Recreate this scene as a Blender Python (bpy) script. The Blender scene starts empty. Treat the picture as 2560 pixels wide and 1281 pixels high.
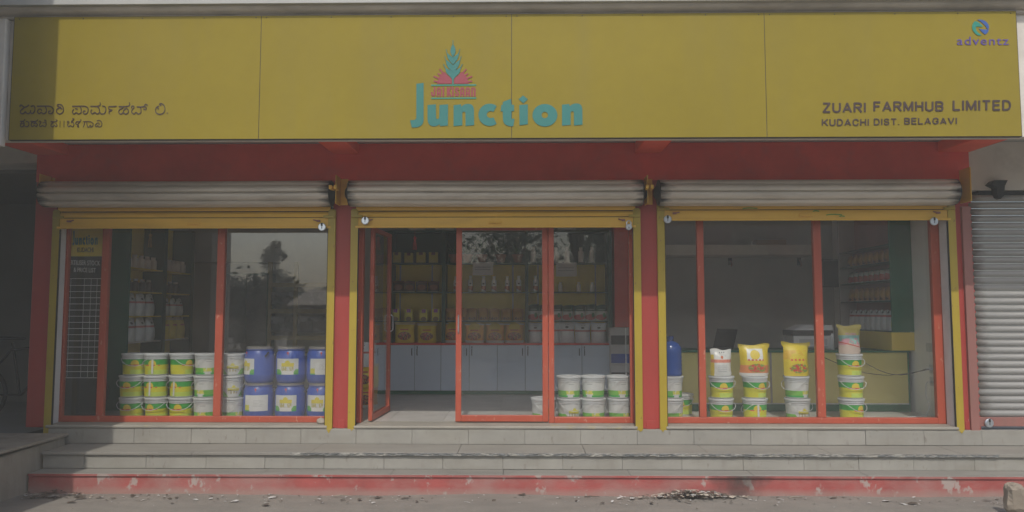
import bpy, math, random
from mathutils import Vector, Matrix
from mathutils.geometry import tessellate_polygon
random.seed(7)
R = math.radians
scene = bpy.context.scene
COL = scene.collection

# ------------------------------------------------------------------ camera, sky, sun, exposure
CAM = Vector((0.0, -8.26, 1.732)); YAW = R(0.9); PITCH = R(4.2); FPX = 1900.0
cd = bpy.data.cameras.new('camera'); cam = bpy.data.objects.new('camera', cd); COL.objects.link(cam)
cam.location = CAM; cam.rotation_euler = (R(90) + PITCH, 0, YAW)
cd.sensor_width = 36.0; cd.sensor_fit = 'HORIZONTAL'; cd.lens = 36.0 * FPX / 2560.0
cd.clip_start = 0.05; cd.clip_end = 2000.0
scene.camera = cam

SUN_ELEV = R(49.6); SUN_LEFT = R(1.5)          # the sun stands behind the camera, a touch to its left
world = bpy.data.worlds.new('World'); scene.world = world; world.use_nodes = True
wn = world.node_tree.nodes; wl = world.node_tree.links
sky = wn.new('ShaderNodeTexSky'); sky.sky_type = 'NISHITA'; sky.sun_disc = False
sky.sun_elevation = SUN_ELEV; sky.sun_rotation = R(180) + SUN_LEFT
sky.dust_density = 2.5; sky.air_density = 1.1
wn['Background'].inputs['Strength'].default_value = 0.15
wl.new(sky.outputs[0], wn['Background'].inputs['Color'])
sd = bpy.data.lights.new('sun', 'SUN'); sd.energy = 2.0; sd.angle = R(0.53); sd.color = (1.0, 0.955, 0.89)
sun = bpy.data.objects.new('sun', sd); COL.objects.link(sun)
sun_to = Vector((-math.sin(SUN_LEFT) * math.cos(SUN_ELEV), -math.cos(SUN_LEFT) * math.cos(SUN_ELEV), math.sin(SUN_ELEV)))
sun.rotation_euler = sun_to.to_track_quat('Z', 'Y').to_euler(); sun.location = (-1, -20, 22)
vs = scene.view_settings
vs.view_transform = 'Standard'; vs.look = 'None'; vs.gamma = 1.0; vs.use_curve_mapping = False
vs.exposure = 0.1
scene.render.engine = 'CYCLES'
cy = scene.cycles
cy.use_denoising = True
try: cy.denoiser = 'OPENIMAGEDENOISE'
except Exception: pass
cy.max_bounces = 10; cy.diffuse_bounces = 5; cy.glossy_bounces = 3; cy.transmission_bounces = 4
cy.transparent_max_bounces = 16; cy.volume_bounces = 1; cy.caustics_reflective = False; cy.caustics_refractive = False
cy.sample_clamp_indirect = 6.0

_f = Vector((-math.sin(YAW) * math.cos(PITCH), math.cos(YAW) * math.cos(PITCH), math.sin(PITCH)))
_r = Vector((math.cos(YAW), math.sin(YAW), 0)); _u = _r.cross(_f)
def W(px, py, Y):
    """where the sight line of a photo pixel meets the upright plane at depth Y: (X, Z)"""
    d = _f * FPX + _r * (px - 1280.0) + _u * (640.5 - py)
    t = (Y - CAM.y) / d.y
    return CAM.x + d.x * t, CAM.z + d.z * t
def WX(px, Y, py=800): return W(px, py, Y)[0]
def WZ(py, Y, px=1310): return W(px, py, Y)[1]

# ------------------------------------------------------------------ mesh building
class MB:
    def __init__(s): s.v = []; s.f = []
    def add(s, vs, fs):
        n = len(s.v); s.v += [tuple(p) for p in vs]; s.f += [tuple(i + n for i in q) for q in fs]; return s
    def box(s, x0, x1, y0, y1, z0, z1):
        if x0 > x1: x0, x1 = x1, x0
        if y0 > y1: y0, y1 = y1, y0
        if z0 > z1: z0, z1 = z1, z0
        return s.add([(x0, y0, z0), (x1, y0, z0), (x1, y1, z0), (x0, y1, z0), (x0, y0, z1), (x1, y0, z1), (x1, y1, z1), (x0, y1, z1)],
                     [(0, 3, 2, 1), (4, 5, 6, 7), (0, 1, 5, 4), (1, 2, 6, 5), (2, 3, 7, 6), (3, 0, 4, 7)])
    def lathe(s, prof, seg=24, c=(0, 0, 0), cap=True, axis='Z'):
        vs = []; fs = []; n = len(prof)
        for (r, z) in prof:
            for k in range(seg):
                a = 2 * math.pi * k / seg
                p = (r * math.cos(a), r * math.sin(a), z)
                if axis == 'X': p = (z, p[0], p[1])
                if axis == 'Y': p = (p[0], z, p[1])
                vs.append((p[0] + c[0], p[1] + c[1], p[2] + c[2]))
        for i in range(n - 1):
            for k in range(seg):
                k2 = (k + 1) % seg
                fs.append((i * seg + k, i * seg + k2, (i + 1) * seg + k2, (i + 1) * seg + k))
        if cap:
            fs.append(tuple(reversed(range(seg)))); fs.append(tuple((n - 1) * seg + k for k in range(seg)))
        return s.add(vs, fs)
    def tube(s, pts, r, seg=8, r2=None):
        pts = [Vector(p) for p in pts]; n = len(pts); vs = []; fs = []
        up = Vector((0, 0, 1)); prev = None
        for i, p in enumerate(pts):
            t = (pts[min(i + 1, n - 1)] - pts[max(i - 1, 0)]).normalized()
            if prev is None:
                a = t.cross(up if abs(t.z) < 0.9 else Vector((1, 0, 0))).normalized()
            else:
                a = (prev - t * prev.dot(t))
                a = a.normalized() if a.length > 1e-6 else t.cross(up).normalized()
            prev = a; b = t.cross(a)
            rr = r if r2 is None else r + (r2 - r) * i / (n - 1)
            for k in range(seg):
                q = 2 * math.pi * k / seg
                vs.append(p + a * (rr * math.cos(q)) + b * (rr * math.sin(q)))
        for i in range(n - 1):
            for k in range(seg):
                k2 = (k + 1) % seg
                fs.append((i * seg + k, i * seg + k2, (i + 1) * seg + k2, (i + 1) * seg + k))
        fs.append(tuple(reversed(range(seg)))); fs.append(tuple((n - 1) * seg + k for k in range(seg)))
        return s.add(vs, fs)
    def prism(s, loops, y0, y1):
        """outline (and holes) in XZ, pushed from y1 (back) to y0 (front, towards -Y)"""
        if not isinstance(loops[0][0], (tuple, list, Vector)): loops = [loops]
        flat = [p for l in loops for p in l]
        tris = tessellate_polygon([[Vector((p[0], p[1], 0)) for p in l] for l in loops])
        n = len(flat)
        vs = [(p[0], y0, p[1]) for p in flat] + [(p[0], y1, p[1]) for p in flat]
        fs = []
        for t in tris:
            a, b, c = [Vector((flat[i][0], flat[i][1])) for i in t]
            cr = (b - a).x * (c - a).y - (b - a).y * (c - a).x
            if abs(cr) < 1e-12: continue
            t = tuple(t) if cr > 0 else tuple(reversed(t))
            fs.append(t); fs.append(tuple(reversed([i + n for i in t])))
        o = 0
        for l in loops:
            m = len(l)
            for i in range(m):
                j = (i + 1) % m
                fs.append((o + i, o + j, o + j + n, o + i + n))
            o += m
        return s.add(vs, fs)
    def ribbon(s, pts, w, y0, y1, smooth=True, taper=0.0):
        """a brush stroke: polyline in XZ with width w"""
        P = [Vector((p[0], p[1])) for p in pts]
        if smooth and len(P) > 2:
            Q = []
            for i in range(len(P) - 1):
                a = P[max(i - 1, 0)]; b = P[i]; c = P[i + 1]; d = P[min(i + 2, len(P) - 1)]
                for k in range(4):
                    t = k / 4.0
                    Q.append(0.5 * ((2 * b) + (c - a) * t + (2 * a - 5 * b + 4 * c - d) * t * t + (3 * b - a - 3 * c + d) * t ** 3))
            Q.append(P[-1]); P = Q
        n = len(P); L = []; Rr = []
        for i in range(n):
            t = P[min(i + 1, n - 1)] - P[max(i - 1, 0)]
            t = t.normalized() if t.length > 1e-9 else Vector((1, 0))
            nn = Vector((-t.y, t.x)); ww = w * 0.5
            if taper:                                # broad-nib look: level strokes heavier than upright ones
                ww *= (1 - taper) + taper * abs(t.x)
            p = P[i]
            if i == 0: p = p - t * w * 0.25
            if i == n - 1: p = p + t * w * 0.25
            L.append(p + nn * ww); Rr.append(p - nn * ww)
        vs = [(p.x, y0, p.y) for p in L] + [(p.x, y0, p.y) for p in Rr] + [(p.x, y1, p.y) for p in L] + [(p.x, y1, p.y) for p in Rr]
        fs = []
        for i in range(n - 1):
            fs.append((i, n + i, n + i + 1, i + 1))
            fs.append((i, i + 1, 2 * n + i + 1, 2 * n + i)); fs.append((n + i + 1, n + i, 3 * n + i, 3 * n + i + 1))
        return s.add(vs, fs)
    def move(s, dx, dy, dz):
        s.v = [(a + dx, b + dy, c + dz) for a, b, c in s.v]; return s
    def xf(s, m):
        s.v = [tuple(m @ Vector(p)) for p in s.v]; return s

def mesh_of(name, mb, mat, smooth=False):
    me = bpy.data.meshes.new(name); me.from_pydata(mb.v, [], mb.f); me.update()
    if mat: me.materials.append(mat)
    if smooth:
        me.polygons.foreach_set('use_smooth', [True] * len(me.polygons))
    return me
def part(name, mb, mat, parent=None, bev=0.0, smooth=False, seg=2, loc=None, label=None):
    me = mb if isinstance(mb, bpy.types.Mesh) else mesh_of(name, mb, mat, smooth)
    o = bpy.data.objects.new(name, me); COL.objects.link(o)
    if parent is not None: o.parent = parent
    if loc: o.location = loc
    if bev:
        m = o.modifiers.new('edge', 'BEVEL'); m.width = bev; m.segments = seg; m.limit_method = 'ANGLE'; m.angle_limit = R(40)
    if smooth and bev == 0:
        try:
            me.set_sharp_from_angle(angle=R(42))
        except Exception: pass
    if label: o['label'] = label
    return o
def tag(o, label=None, cat=None, group=None, kind=None):
    if label: o['label'] = label
    if cat: o['category'] = cat
    if group: o['group'] = group
    if kind: o['kind'] = kind
    return o
def thing(name, label, cat, loc=(0, 0, 0), rz=0.0, group=None):
    o = bpy.data.objects.new(name, None); COL.objects.link(o); o.empty_display_size = 0.05
    o.location = loc; o.rotation_euler = (0, 0, rz)
    return tag(o, label, cat, group)
def copy_tree(o, parent=None):
    c = o.copy(); COL.objects.link(c); c.parent = parent
    for ch in list(KIDS(o)): copy_tree(ch, c)
    return c
def KIDS(o): return [x for x in o.children]
def dup(o, loc, rz=0.0, label=None, group=None, scale=None):
    c = copy_tree(o); c.location = loc; c.rotation_euler = (0, 0, rz)
    if scale: c.scale = scale
    if label: c['label'] = label
    if group: c['group'] = group
    return c
class Proto:
    """first use moves the model itself, later uses copy it"""
    def __init__(s, root): s.root = root; s.used = False
    def put(s, loc, rz=0.0, label=None, group=None, scale=(1, 1, 1)):
        if not s.used:
            s.used = True; o = s.root; s.src = o
            o.location = loc; o.rotation_euler = (0, 0, rz); o.scale = scale
            if label: o['label'] = label
            if group: o['group'] = group
            return o
        return dup(s.root, loc, rz, label, group, scale)

# ------------------------------------------------------------------ materials
class E:
    """a shader socket with arithmetic"""
    def __init__(s, nt, so): s.nt = nt; s.so = so
    def _m(s, op, b=None, c=None):
        n = s.nt.nodes.new('ShaderNodeMath'); n.operation = op
        s.nt.links.new(s.so, n.inputs[0])
        for i, q in ((1, b), (2, c)):
            if q is None: continue
            if isinstance(q, E): s.nt.links.new(q.so, n.inputs[i])
            else: n.inputs[i].default_value = q
        return E(s.nt, n.outputs[0])
    def __add__(s, b): return s._m('ADD', b)
    def __sub__(s, b): return s._m('SUBTRACT', b)
    def __mul__(s, b): return s._m('MULTIPLY', b)
    def lt(s, b): return s._m('LESS_THAN', b)
    def gt(s, b): return s._m('GREATER_THAN', b)
    def abs(s): return s._m('ABSOLUTE')
    def sin(s): return s._m('SINE')
    def frac(s): return s._m('FRACT')
    def clamp(s):
        q = s._m('ADD', 0.0); q.so.node.use_clamp = True; return q
class MatB:
    def __init__(s, name, rough=0.6, metallic=0.0, spec=0.5):
        s.m = bpy.data.materials.new(name); s.m.use_nodes = True; s.nt = s.m.node_tree
        s.b = s.nt.nodes['Principled BSDF']
        s.b.inputs['Roughness'].default_value = rough; s.b.inputs['Metallic'].default_value = metallic
        s.b.inputs['Specular IOR Level'].default_value = spec
        s.tc = s.nt.nodes.new('ShaderNodeTexCoord')
        sx = s.nt.nodes.new('ShaderNodeSeparateXYZ'); s.nt.links.new(s.tc.outputs['Object'], sx.inputs[0])
        s.x, s.y, s.z = [E(s.nt, sx.outputs[i]) for i in range(3)]
        s.col = None
    def rgb(s, c):
        n = s.nt.nodes.new('ShaderNodeRGB'); n.outputs[0].default_value = (*c, 1); return n.outputs[0]
    def base(s, c): s.col = s.rgb(c); return s
    def mix(s, mask, c, blend='MIX'):
        n = s.nt.nodes.new('ShaderNodeMix'); n.data_type = 'RGBA'; n.blend_type = blend
        if isinstance(mask, E): s.nt.links.new(mask.so, n.inputs['Factor'])
        else: n.inputs['Factor'].default_value = mask
        s.nt.links.new(s.col, n.inputs[6])
        if isinstance(c, tuple): n.inputs[7].default_value = (*c, 1)
        else: s.nt.links.new(c, n.inputs[7])
        s.col = n.outputs[2]; return s
    def noise(s, scale=5.0, detail=5.0, stretch=(1, 1, 1), rough=0.6, world=False, dist=0.0, off=0.0):
        mp = s.nt.nodes.new('ShaderNodeMapping'); mp.inputs['Scale'].default_value = stretch
        mp.inputs['Location'].default_value = (off, off * 1.7, off * .6)
        if world:
            g = s.nt.nodes.new('ShaderNodeNewGeometry'); s.nt.links.new(g.outputs['Position'], mp.inputs[0])
        else: s.nt.links.new(s.tc.outputs['Object'], mp.inputs[0])
        n = s.nt.nodes.new('ShaderNodeTexNoise'); n.inputs['Scale'].default_value = scale
        n.inputs['Detail'].default_value = detail; n.inputs['Roughness'].default_value = rough
        n.inputs['Distortion'].default_value = dist
        s.nt.links.new(mp.outputs[0], n.inputs['Vector']); return E(s.nt, n.outputs['Fac'])
    def ramp(s, e, a, b):
        n = s.nt.nodes.new('ShaderNodeMapRange'); n.inputs[1].default_value = a; n.inputs[2].default_value = b
        s.nt.links.new(e.so, n.inputs[0]); return E(s.nt, n.outputs[0])
    def vary(s, amt=0.15, scale=4.0, world=True, stretch=(1, 1, 1), off=0.0):
        f = s.ramp(s.noise(scale, 6, stretch, world=world, off=off), 0.3, 0.7)
        n = s.nt.nodes.new('ShaderNodeHueSaturation')
        v = f * (2 * amt) + (1 - amt); s.nt.links.new(v.so, n.inputs['Value'])
        s.nt.links.new(s.col, n.inputs['Color']); s.col = n.outputs[0]; return s
    def rnd(s, amt=0.12):
        oi = s.nt.nodes.new('ShaderNodeObjectInfo'); e = E(s.nt, oi.outputs['Random'])
        n = s.nt.nodes.new('ShaderNodeHueSaturation'); v = e * (2 * amt) + (1 - amt)
        s.nt.links.new(v.so, n.inputs['Value']); s.nt.links.new(s.col, n.inputs['Color']); s.col = n.outputs[0]; return s
    def bump(s, e, strength=0.3, dist=0.01):
        n = s.nt.nodes.new('ShaderNodeBump'); n.inputs['Strength'].default_value = strength; n.inputs['Distance'].default_value = dist
        s.nt.links.new(e.so, n.inputs['Height']); s.nt.links.new(n.outputs[0], s.b.inputs['Normal']); return s
    def roughvary(s, lo, hi, scale=6):
        e = s.noise(scale, 4, world=True) * (hi - lo) + lo
        s.nt.links.new(e.so, s.b.inputs['Roughness']); return s
    def done(s):
        s.nt.links.new(s.col, s.b.inputs['Base Color']); return s.m
def paint(name, c, rough=0.55, var=0.10, scale=3.0, dirt=0.0, dirtc=(.16, .13, .10), bump=0.0, metallic=0.0, stretch=(1, 1, 1), rnd=0.0, spec=0.5, chip=None):
    m = MatB(name, rough, metallic, spec).base(c)
    if rnd: m.rnd(rnd)
    if var: m.vary(var, scale, stretch=stretch)
    if dirt: m.mix(m.ramp(m.noise(scale * 2.3, 8, stretch, world=True, off=3.1), .52, .78) * dirt, dirtc)
    if chip: m.mix(m.ramp(m.noise(26, 9, (1, 1, .6), world=True, off=6), .635, .665) * .8, chip)
    if bump: m.bump(m.noise(scale * 14, 5, world=True), bump, 0.004)
    return m.done()
# ------------------------------------------------------------------ the palette
YS = -1.41                                   # the plane of the sign board
YP = -0.20                                   # the face of the red pillars
ZF = 0.545                                   # the shop floor
m_sign = MatB('sign_vinyl', 0.5, spec=0.18).base((.262, .202, .020)); m_sign.vary(.05, .8); m_sign.vary(.03, 9.0)
m_sign.mix(m_sign.ramp(m_sign.noise(3.0, 8, (1, 1, .10), world=True, off=9), .48, .85) * .38, (.225, .185, .055)); M_SIGN = m_sign.done()
M_TEAL = paint('teal_vinyl', (.020, .175, .155), .5, .06, 2)
M_LOGO_RED = paint('rose_vinyl', (.28, .038, .055), .5, .05, 2)
M_LOGO_GREEN = paint('sea_green_vinyl', (.025, .25, .18), .4, .05, 2)
M_LOGO_BLUE = paint('blue_vinyl', (.035, .10, .33), .4, .05, 2)
M_VIOLET = paint('violet_vinyl', (.10, .06, .28), .4, .05, 2)
M_INK = paint('dark_brown_vinyl', (.06, .035, .03), .35, .05, 2)
M_PALE_EDGE = paint('pale_cut_edge', (.62, .58, .35), .5, .05, 2)
M_DARKGAP = paint('dark_steel_edge', (.045, .04, .035), .6, .1, 6)
M_RED = paint('red_wall_paint', (.74, .075, .05), .6, .12, 2.2, dirt=.35, dirtc=(.44, .10, .10), bump=.12)
M_BRACKET = paint('bounce_bright_beam_red', (.86, .12, .06), .6, .08, 2.2)  # brighter than the wall red: ground-bounced light put into the beam colour
m = MatB('red_pillar_paint', .55).base((.36, .042, .032)); m.vary(.14, 2.0, stretch=(1, 1, .3))
m.mix(m.ramp(m.noise(9, 9, (1, 1, .25), world=True), .56, .74) * .2, (.38, .12, .11))
m.mix(m.ramp(m.noise(30, 6, (1, 1, .4), world=True, off=4), .70, .74) * .8, (.55, .45, .40))
m.bump(m.noise(45, 5, world=True), .12, .004); M_PILLAR = m.done()
M_CREAM = paint('cream_plaster', (.66, .62, .55), .85, .10, 1.6, dirt=.35, dirtc=(.30, .27, .22), bump=.25)
M_WHITEBAND = paint('white_plaster', (.42, .42, .395), .85, .08, 2.0, dirt=.25, dirtc=(.30, .28, .25), bump=.25)
m = MatB('weathered_moulding', .85).base((.50, .45, .38)); m.vary(.15, 2.5)
m.mix(m.ramp(m.noise(3.0, 8, (.5, 1, 3), world=True, off=2), .45, .8) * .75, (.19, .155, .11)); m.bump(m.noise(40, 5, world=True), .25, .005); M_MOULD = m.done()
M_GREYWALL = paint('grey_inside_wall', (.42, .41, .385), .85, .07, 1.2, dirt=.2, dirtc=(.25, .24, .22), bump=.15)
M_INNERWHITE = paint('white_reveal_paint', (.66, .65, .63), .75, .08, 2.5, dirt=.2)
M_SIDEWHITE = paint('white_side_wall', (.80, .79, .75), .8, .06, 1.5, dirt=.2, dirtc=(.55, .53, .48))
M_CEIL = paint('ceiling_paint', (.80, .79, .77), .9, .05, 1.2)
M_GREEN = paint('green_laminate', (.012, .13, .065), .45, .08, 2)
M_DKGREEN = paint('dark_green_laminate', (.010, .06, .035), .45, .08, 2)
M_YLAM = paint('yellow_laminate', (.74, .56, .08), .5, .05, 1.5)
M_RAIL = paint('yellow_enamel', (.38, .28, .025), .45, .12, 3, chip=(.24, .13, .05), dirt=.35, dirtc=(.40, .28, .06), stretch=(1, 1, .4))
M_CURTAIN = paint('yellow_slat_enamel', (.76, .46, .06), .5, .10, 2, dirt=.4, dirtc=(.42, .24, .06), stretch=(.35, 1, 2))
m = MatB('galvanised_coil', .42, .55).base((.42, .39, .34)); m.vary(.18, 2.2, stretch=(.25, 1, 1))
m.mix(m.ramp(m.noise(5, 8, (.35, 1, 2), world=True, off=5), .5, .8) * .6, (.20, .17, .13))
m.mix(m.ramp(m.noise(22, 4, (.6, 1, 1), world=True, off=1), .69, .73) * .7, (.62, .61, .57)); M_COIL = m.done()
M_GREASE = paint('black_grease', (.012, .014, .014), .6, .3, 10)
M_FRAME = paint('orange_red_enamel', (.41, .080, .042), .42, .09, 2.5, chip=(.50, .24, .17), dirt=.3, dirtc=(.42, .16, .10), stretch=(1, 1, .4))
M_STEEL = paint('lock_steel', (.62, .66, .70), .28, .08, 20, metallic=.85)
M_BRASS = paint('lock_keyhole', (.03, .028, .025), .5, .1, 20)
M_BLACK = paint('black_plastic', (.02, .021, .022), .45, .15, 8)
m = MatB('white_tile', .48).base((.31, .298, .262)); m.rnd(.05); m.vary(.10, 3)
m.mix(m.ramp(m.noise(2.2, 8, (1, 1, 2.5), world=True), .50, .85) * .75, (.235, .215, .17))
m.mix(m.ramp(m.noise(16, 10, (1, 1, .45), world=True, off=2), .62, .72) * .6, (.16, .14, .11))
m.mix(m.ramp(m.noise(9, 8, (1, 1, .12), world=True, off=11), .55, .75) * .35, (.20, .18, .145))
m.bump(m.noise(30, 6, world=True), .12, .004); M_TILE = m.done()
M_GROUT = paint('grout', (.28, .262, .225), .9, .15, 10)
m = MatB('grey_step_slab', .7).base((.245, .231, .202)); m.rnd(.05); m.vary(.14, 2.0, stretch=(.5, 1, 1))
m.mix(m.ramp(m.noise(7, 9, (.35, 1, 1), world=True), .5, .75) * .4, (.33, .315, .275)); m.bump(m.noise(40, 6, world=True), .18, .004); M_SLAB = m.done()
m = MatB('chipped_dark_edge', .75).base((.15, .155, .15)); m.vary(.3, 12)
m.mix(m.ramp(m.noise(13, 9, (.6, 1, 1), world=True, off=6), .50, .60), (.34, .33, .29)); m.bump(m.noise(55, 7, world=True), .8, .012); M_CHIP = m.done()
m = MatB('worn_red_step_paint', .75).base((.35, .080, .070)); m.vary(.16, 3)
m.mix(m.ramp(m.noise(2.3, 9, (1, 1, 1.6), world=True, off=8), .42, .66) * .7, (.35, .205, .18))
m.mix(m.ramp(m.noise(7.5, 10, (1, 1, .7), world=True, off=2), .57, .62) * .75, (.40, .375, .335))
m.mix(m.ramp(m.z * -1.0 + m.noise(9, 6, world=True) * .05, -.045, .01) * .55, (.31, .25, .21))
m.mix(m.ramp((m.x - 2.05).abs() + m.noise(6, 8, world=True, off=5) * .55 + (m.z * -1.0 + .19) * .55, .62, .34) * .85, (.045, .038, .033))
m.bump(m.noise(38, 7, world=True), .35, .006); M_STEPRED = m.done()
m = MatB('worn_beige_sill', .7).base((.30, .28, .235)); m.vary(.14, 4, stretch=(.6, 1, 1))
m.mix(m.ramp(m.noise(4.5, 9, (.6, 1, 1), world=True, off=7), .62, .72) * .5, (.45, .36, .09)); m.bump(m.noise(40, 6, world=True), .2, .004); M_SILL = m.done()
M_TILEFLOOR = paint('shop_floor_tile', (.52, .50, .46), .35, .10, 3, rnd=.08, dirt=.3, dirtc=(.22, .2, .17))
m = MatB('dusty_concrete', .92).base((.225, .204, .174)); m.vary(.13, .9); m.vary(.10, 6, stretch=(.5, 1, 1))
m.mix(m.ramp(m.noise(3.4, 10, (.45, 1, 1), world=True, off=4), .52, .75) * .4, (.195, .175, .15))
m.mix(m.ramp(m.noise(60, 4, world=True), .66, .72) * .5, (.18, .155, .125)); m.bump(m.noise(24, 10, world=True), .55, .012); M_GROUND = m.done()
m = MatB('stained_plaster', .9).base((.33, .285, .225)); m.vary(.2, 3, stretch=(1, 1, .4))
m.mix(m.ramp(m.noise(6, 8, (1, 1, .15), world=True), .5, .7) * .6, (.19, .155, .115)); m.bump(m.noise(30, 7, world=True), .4, .006); M_STAIN = m.done()
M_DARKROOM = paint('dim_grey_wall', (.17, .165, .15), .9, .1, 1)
M_BROWNSTEEL = paint('brown_guide_paint', (.28, .12, .10), .6, .15, 3, dirt=.4, stretch=(1, 1, .4))
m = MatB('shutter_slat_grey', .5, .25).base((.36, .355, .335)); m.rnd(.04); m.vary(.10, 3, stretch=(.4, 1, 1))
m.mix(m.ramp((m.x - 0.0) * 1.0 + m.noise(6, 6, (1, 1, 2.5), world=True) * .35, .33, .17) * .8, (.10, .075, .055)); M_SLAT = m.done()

def glass(name, tint=(.98, .985, .98), f0=0.042, dust=0.015):
    mt = bpy.data.materials.new(name); mt.use_nodes = True; nt = mt.node_tree; nt.nodes.clear()
    out = nt.nodes.new('ShaderNodeOutputMaterial'); tr = nt.nodes.new('ShaderNodeBsdfTransparent'); tr.inputs[0].default_value = (*tint, 1)
    gl = nt.nodes.new('ShaderNodeBsdfGlossy'); gl.inputs['Roughness'].default_value = 0.012; gl.inputs['Color'].default_value = (1, 1, 1, 1)
    lw = nt.nodes.new('ShaderNodeLayerWeight'); lw.inputs['Blend'].default_value = 0.5
    e = E(nt, lw.outputs['Facing'])
    fr = e._m('POWER', 5.0) * (1 - f0) + f0
    mx = nt.nodes.new('ShaderNodeMixShader'); nt.links.new(fr.so, mx.inputs[0]); nt.links.new(tr.outputs[0], mx.inputs[1]); nt.links.new(gl.outputs[0], mx.inputs[2])
    df = nt.nodes.new('ShaderNodeBsdfDiffuse'); df.inputs[0].default_value = (.5, .47, .42, 1)
    g = nt.nodes.new('ShaderNodeNewGeometry'); mp = nt.nodes.new('ShaderNodeMapping'); mp.inputs['Scale'].default_value = (1.3, 1, .8)
    nz = nt.nodes.new('ShaderNodeTexNoise'); nz.inputs['Scale'].default_value = 3.0; nz.inputs['Detail'].default_value = 10
    nt.links.new(g.outputs['Position'], mp.inputs[0]); nt.links.new(mp.outputs[0], nz.inputs['Vector'])
    mr = nt.nodes.new('ShaderNodeMapRange'); mr.inputs[1].default_value = .35; mr.inputs[2].default_value = .8
    mr.inputs[3].default_value = dust * .3; mr.inputs[4].default_value = dust * 2.0; nt.links.new(nz.outputs[0], mr.inputs[0])
    m2 = nt.nodes.new('ShaderNodeMixShader'); nt.links.new(mr.outputs[0], m2.inputs[0]); nt.links.new(mx.outputs[0], m2.inputs[1]); nt.links.new(df.outputs[0], m2.inputs[2])
    nt.links.new(m2.outputs[0], out.inputs[0]); return mt
M_GLASS = glass('shop_glass'); M_GLASS1 = glass('reflective_shop_glass', f0=.08)

# ------------------------------------------------------------------ ground
def ground():
    xs = [-90, -40, -16, -9] + [-7 + i * .2 for i in range(71)] + [9, 16, 40, 90]
    ys = [-120, -60, -30, -16, -9] + [-6 + i * .15 for i in range(41)] + [0.6, 2, 6, 20, 60]
    rnd = random.Random(3); vs = []; fs = []
    for y in ys:
        for x in xs:
            near = -7 < x < 7 and -5.5 < y < -.9
            z = (0.010 * math.sin(x * 2.1 + y) * math.sin(y * 1.7 + .4 * x) + rnd.uniform(-.004, .004) - .006) if near else -.012
            vs.append((x, y, z))
    n = len(xs)
    for j in range(len(ys) - 1):
        for i in range(n - 1): fs.append((j * n + i, j * n + i + 1, (j + 1) * n + i + 1, (j + 1) * n + i))
    mb = MB(); mb.add(vs, fs)
    tag(part('ground', mb, M_GROUND, smooth=True), kind='structure')
ground()

# ------------------------------------------------------------------ the steps in front
XL, XR = -4.76, 6.6
Z1, Z2 = 0.190, 0.356                         # lower and middle tread
Y1, Y2, Y3 = -0.895, -0.686, -0.24              # faces of the lower, middle and upper riser
steps = tag(bpy.data.objects.new('steps', None), kind='structure'); COL.objects.link(steps)
part('step_core', MB().box(XL, XR, Y1 + .022, -.05, -.04, Z1 - .034).box(XL, XR, Y2 + .020, -.051, Z1 - .034, Z2 - .034).box(-5.0, XR, Y3 + .018, -.052, Z2 - .034, ZF - .032), M_GROUT, steps)
part('painted_riser', MB().box(XL, XR, Y1, Y1 + .02, -.04, Z1 - .030), M_STEPRED, steps, label='chipped red painted lowest riser')
def slabs(z, yf, yb, thick, joints, mat, name, over):
    for a, b in zip(joints[:-1], joints[1:]):
        dz = random.uniform(-.002, .002)
        part(name, MB().box(a + .0015, b - .0015, yf - over, yb, z - thick + dz, z + dz), mat, steps, bev=.004)
x = XL; js = [x]
while x < XR - 1.0:
    x += random.uniform(1.05, 1.35); js.append(x)
js[-1] = XR
slabs(Z1, Y1, Y2 + .019, .028, js, M_SLAB, 'tread_slab', .012)
part('painted_nosing', MB().box(XL, XR, Y1 - .0165, Y1 - .0125, Z1 - .027, Z1 - .008), M_STEPRED, steps)
x = XL; js = [x]
while x < XR - 1.0:
    x += random.uniform(1.15, 1.5); js.append(x)
js[-1] = XR
slabs(Z2, Y2, Y3 + .017, .030, js, M_SLAB, 'tread_slab', .025)
def chipped(xa, xb, yf, z0, z1, mat, name, amp=.006, n=260):
    vs = []; fs = []; rr = random.Random(5)
    for i in range(n + 1):
        X = xa + (xb - xa) * i / n
        for k in range(4):
            vs.append((X, yf + rr.uniform(-amp, amp) * (1 if 0 < k < 3 else .5), z0 + (z1 - z0) * k / 3 + rr.uniform(-.002, .002)))
    for i in range(n):
        for k in range(3): fs.append((i * 4 + k, (i + 1) * 4 + k, (i + 1) * 4 + k + 1, i * 4 + k + 1))
    o = len(vs)
    vs += [(p[0], yf + .02, p[2]) for p in vs]
    mb = MB(); mb.add(vs, fs)
    part(name, mb, mat, steps)
chipped(-2.3, 4.6, Y2 - .028, Z2 - .030, Z2 - .003, M_CHIP, 'chipped_edge')
def tiles(y, z0, z1, joints, name='tile'):
    for a, b in zip(joints[:-1], joints[1:]):
        dy = random.uniform(-.0025, .0025)
        part(name, MB().box(a + .0011, b - .0011, y + dy, y + .017, z0 + .003, z1), M_TILE, steps, bev=.003)
ju = [-5.0, -4.63] + [WX(p, Y3, 1090) for p in (335, 478, 615, 752, 890, 1030, 1171, 1312, 1452, 1593, 1735, 1877, 2020, 2164, 2310, 2455)] + [5.45, 6.05, XR]
tiles(Y3, Z2, ZF - .034, ju)
jm = [XL, -4.35] + [WX(p, Y2, 1155) for p in (365, 515, 662, 810, 960, 1107, 1257, 1407, 1556, 1705, 1858, 2010, 2147, 2284, 2437)] + [5.35, 5.95, XR]
tiles(Y2, Z1, Z2 - .031, jm)

# ------------------------------------------------------------------ the shop building
BL, BR = -5.275, 4.73
bld = thing('shop_building', 'single storey shop front with red pillars and red wall under a wide concrete canopy', 'building')
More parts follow.
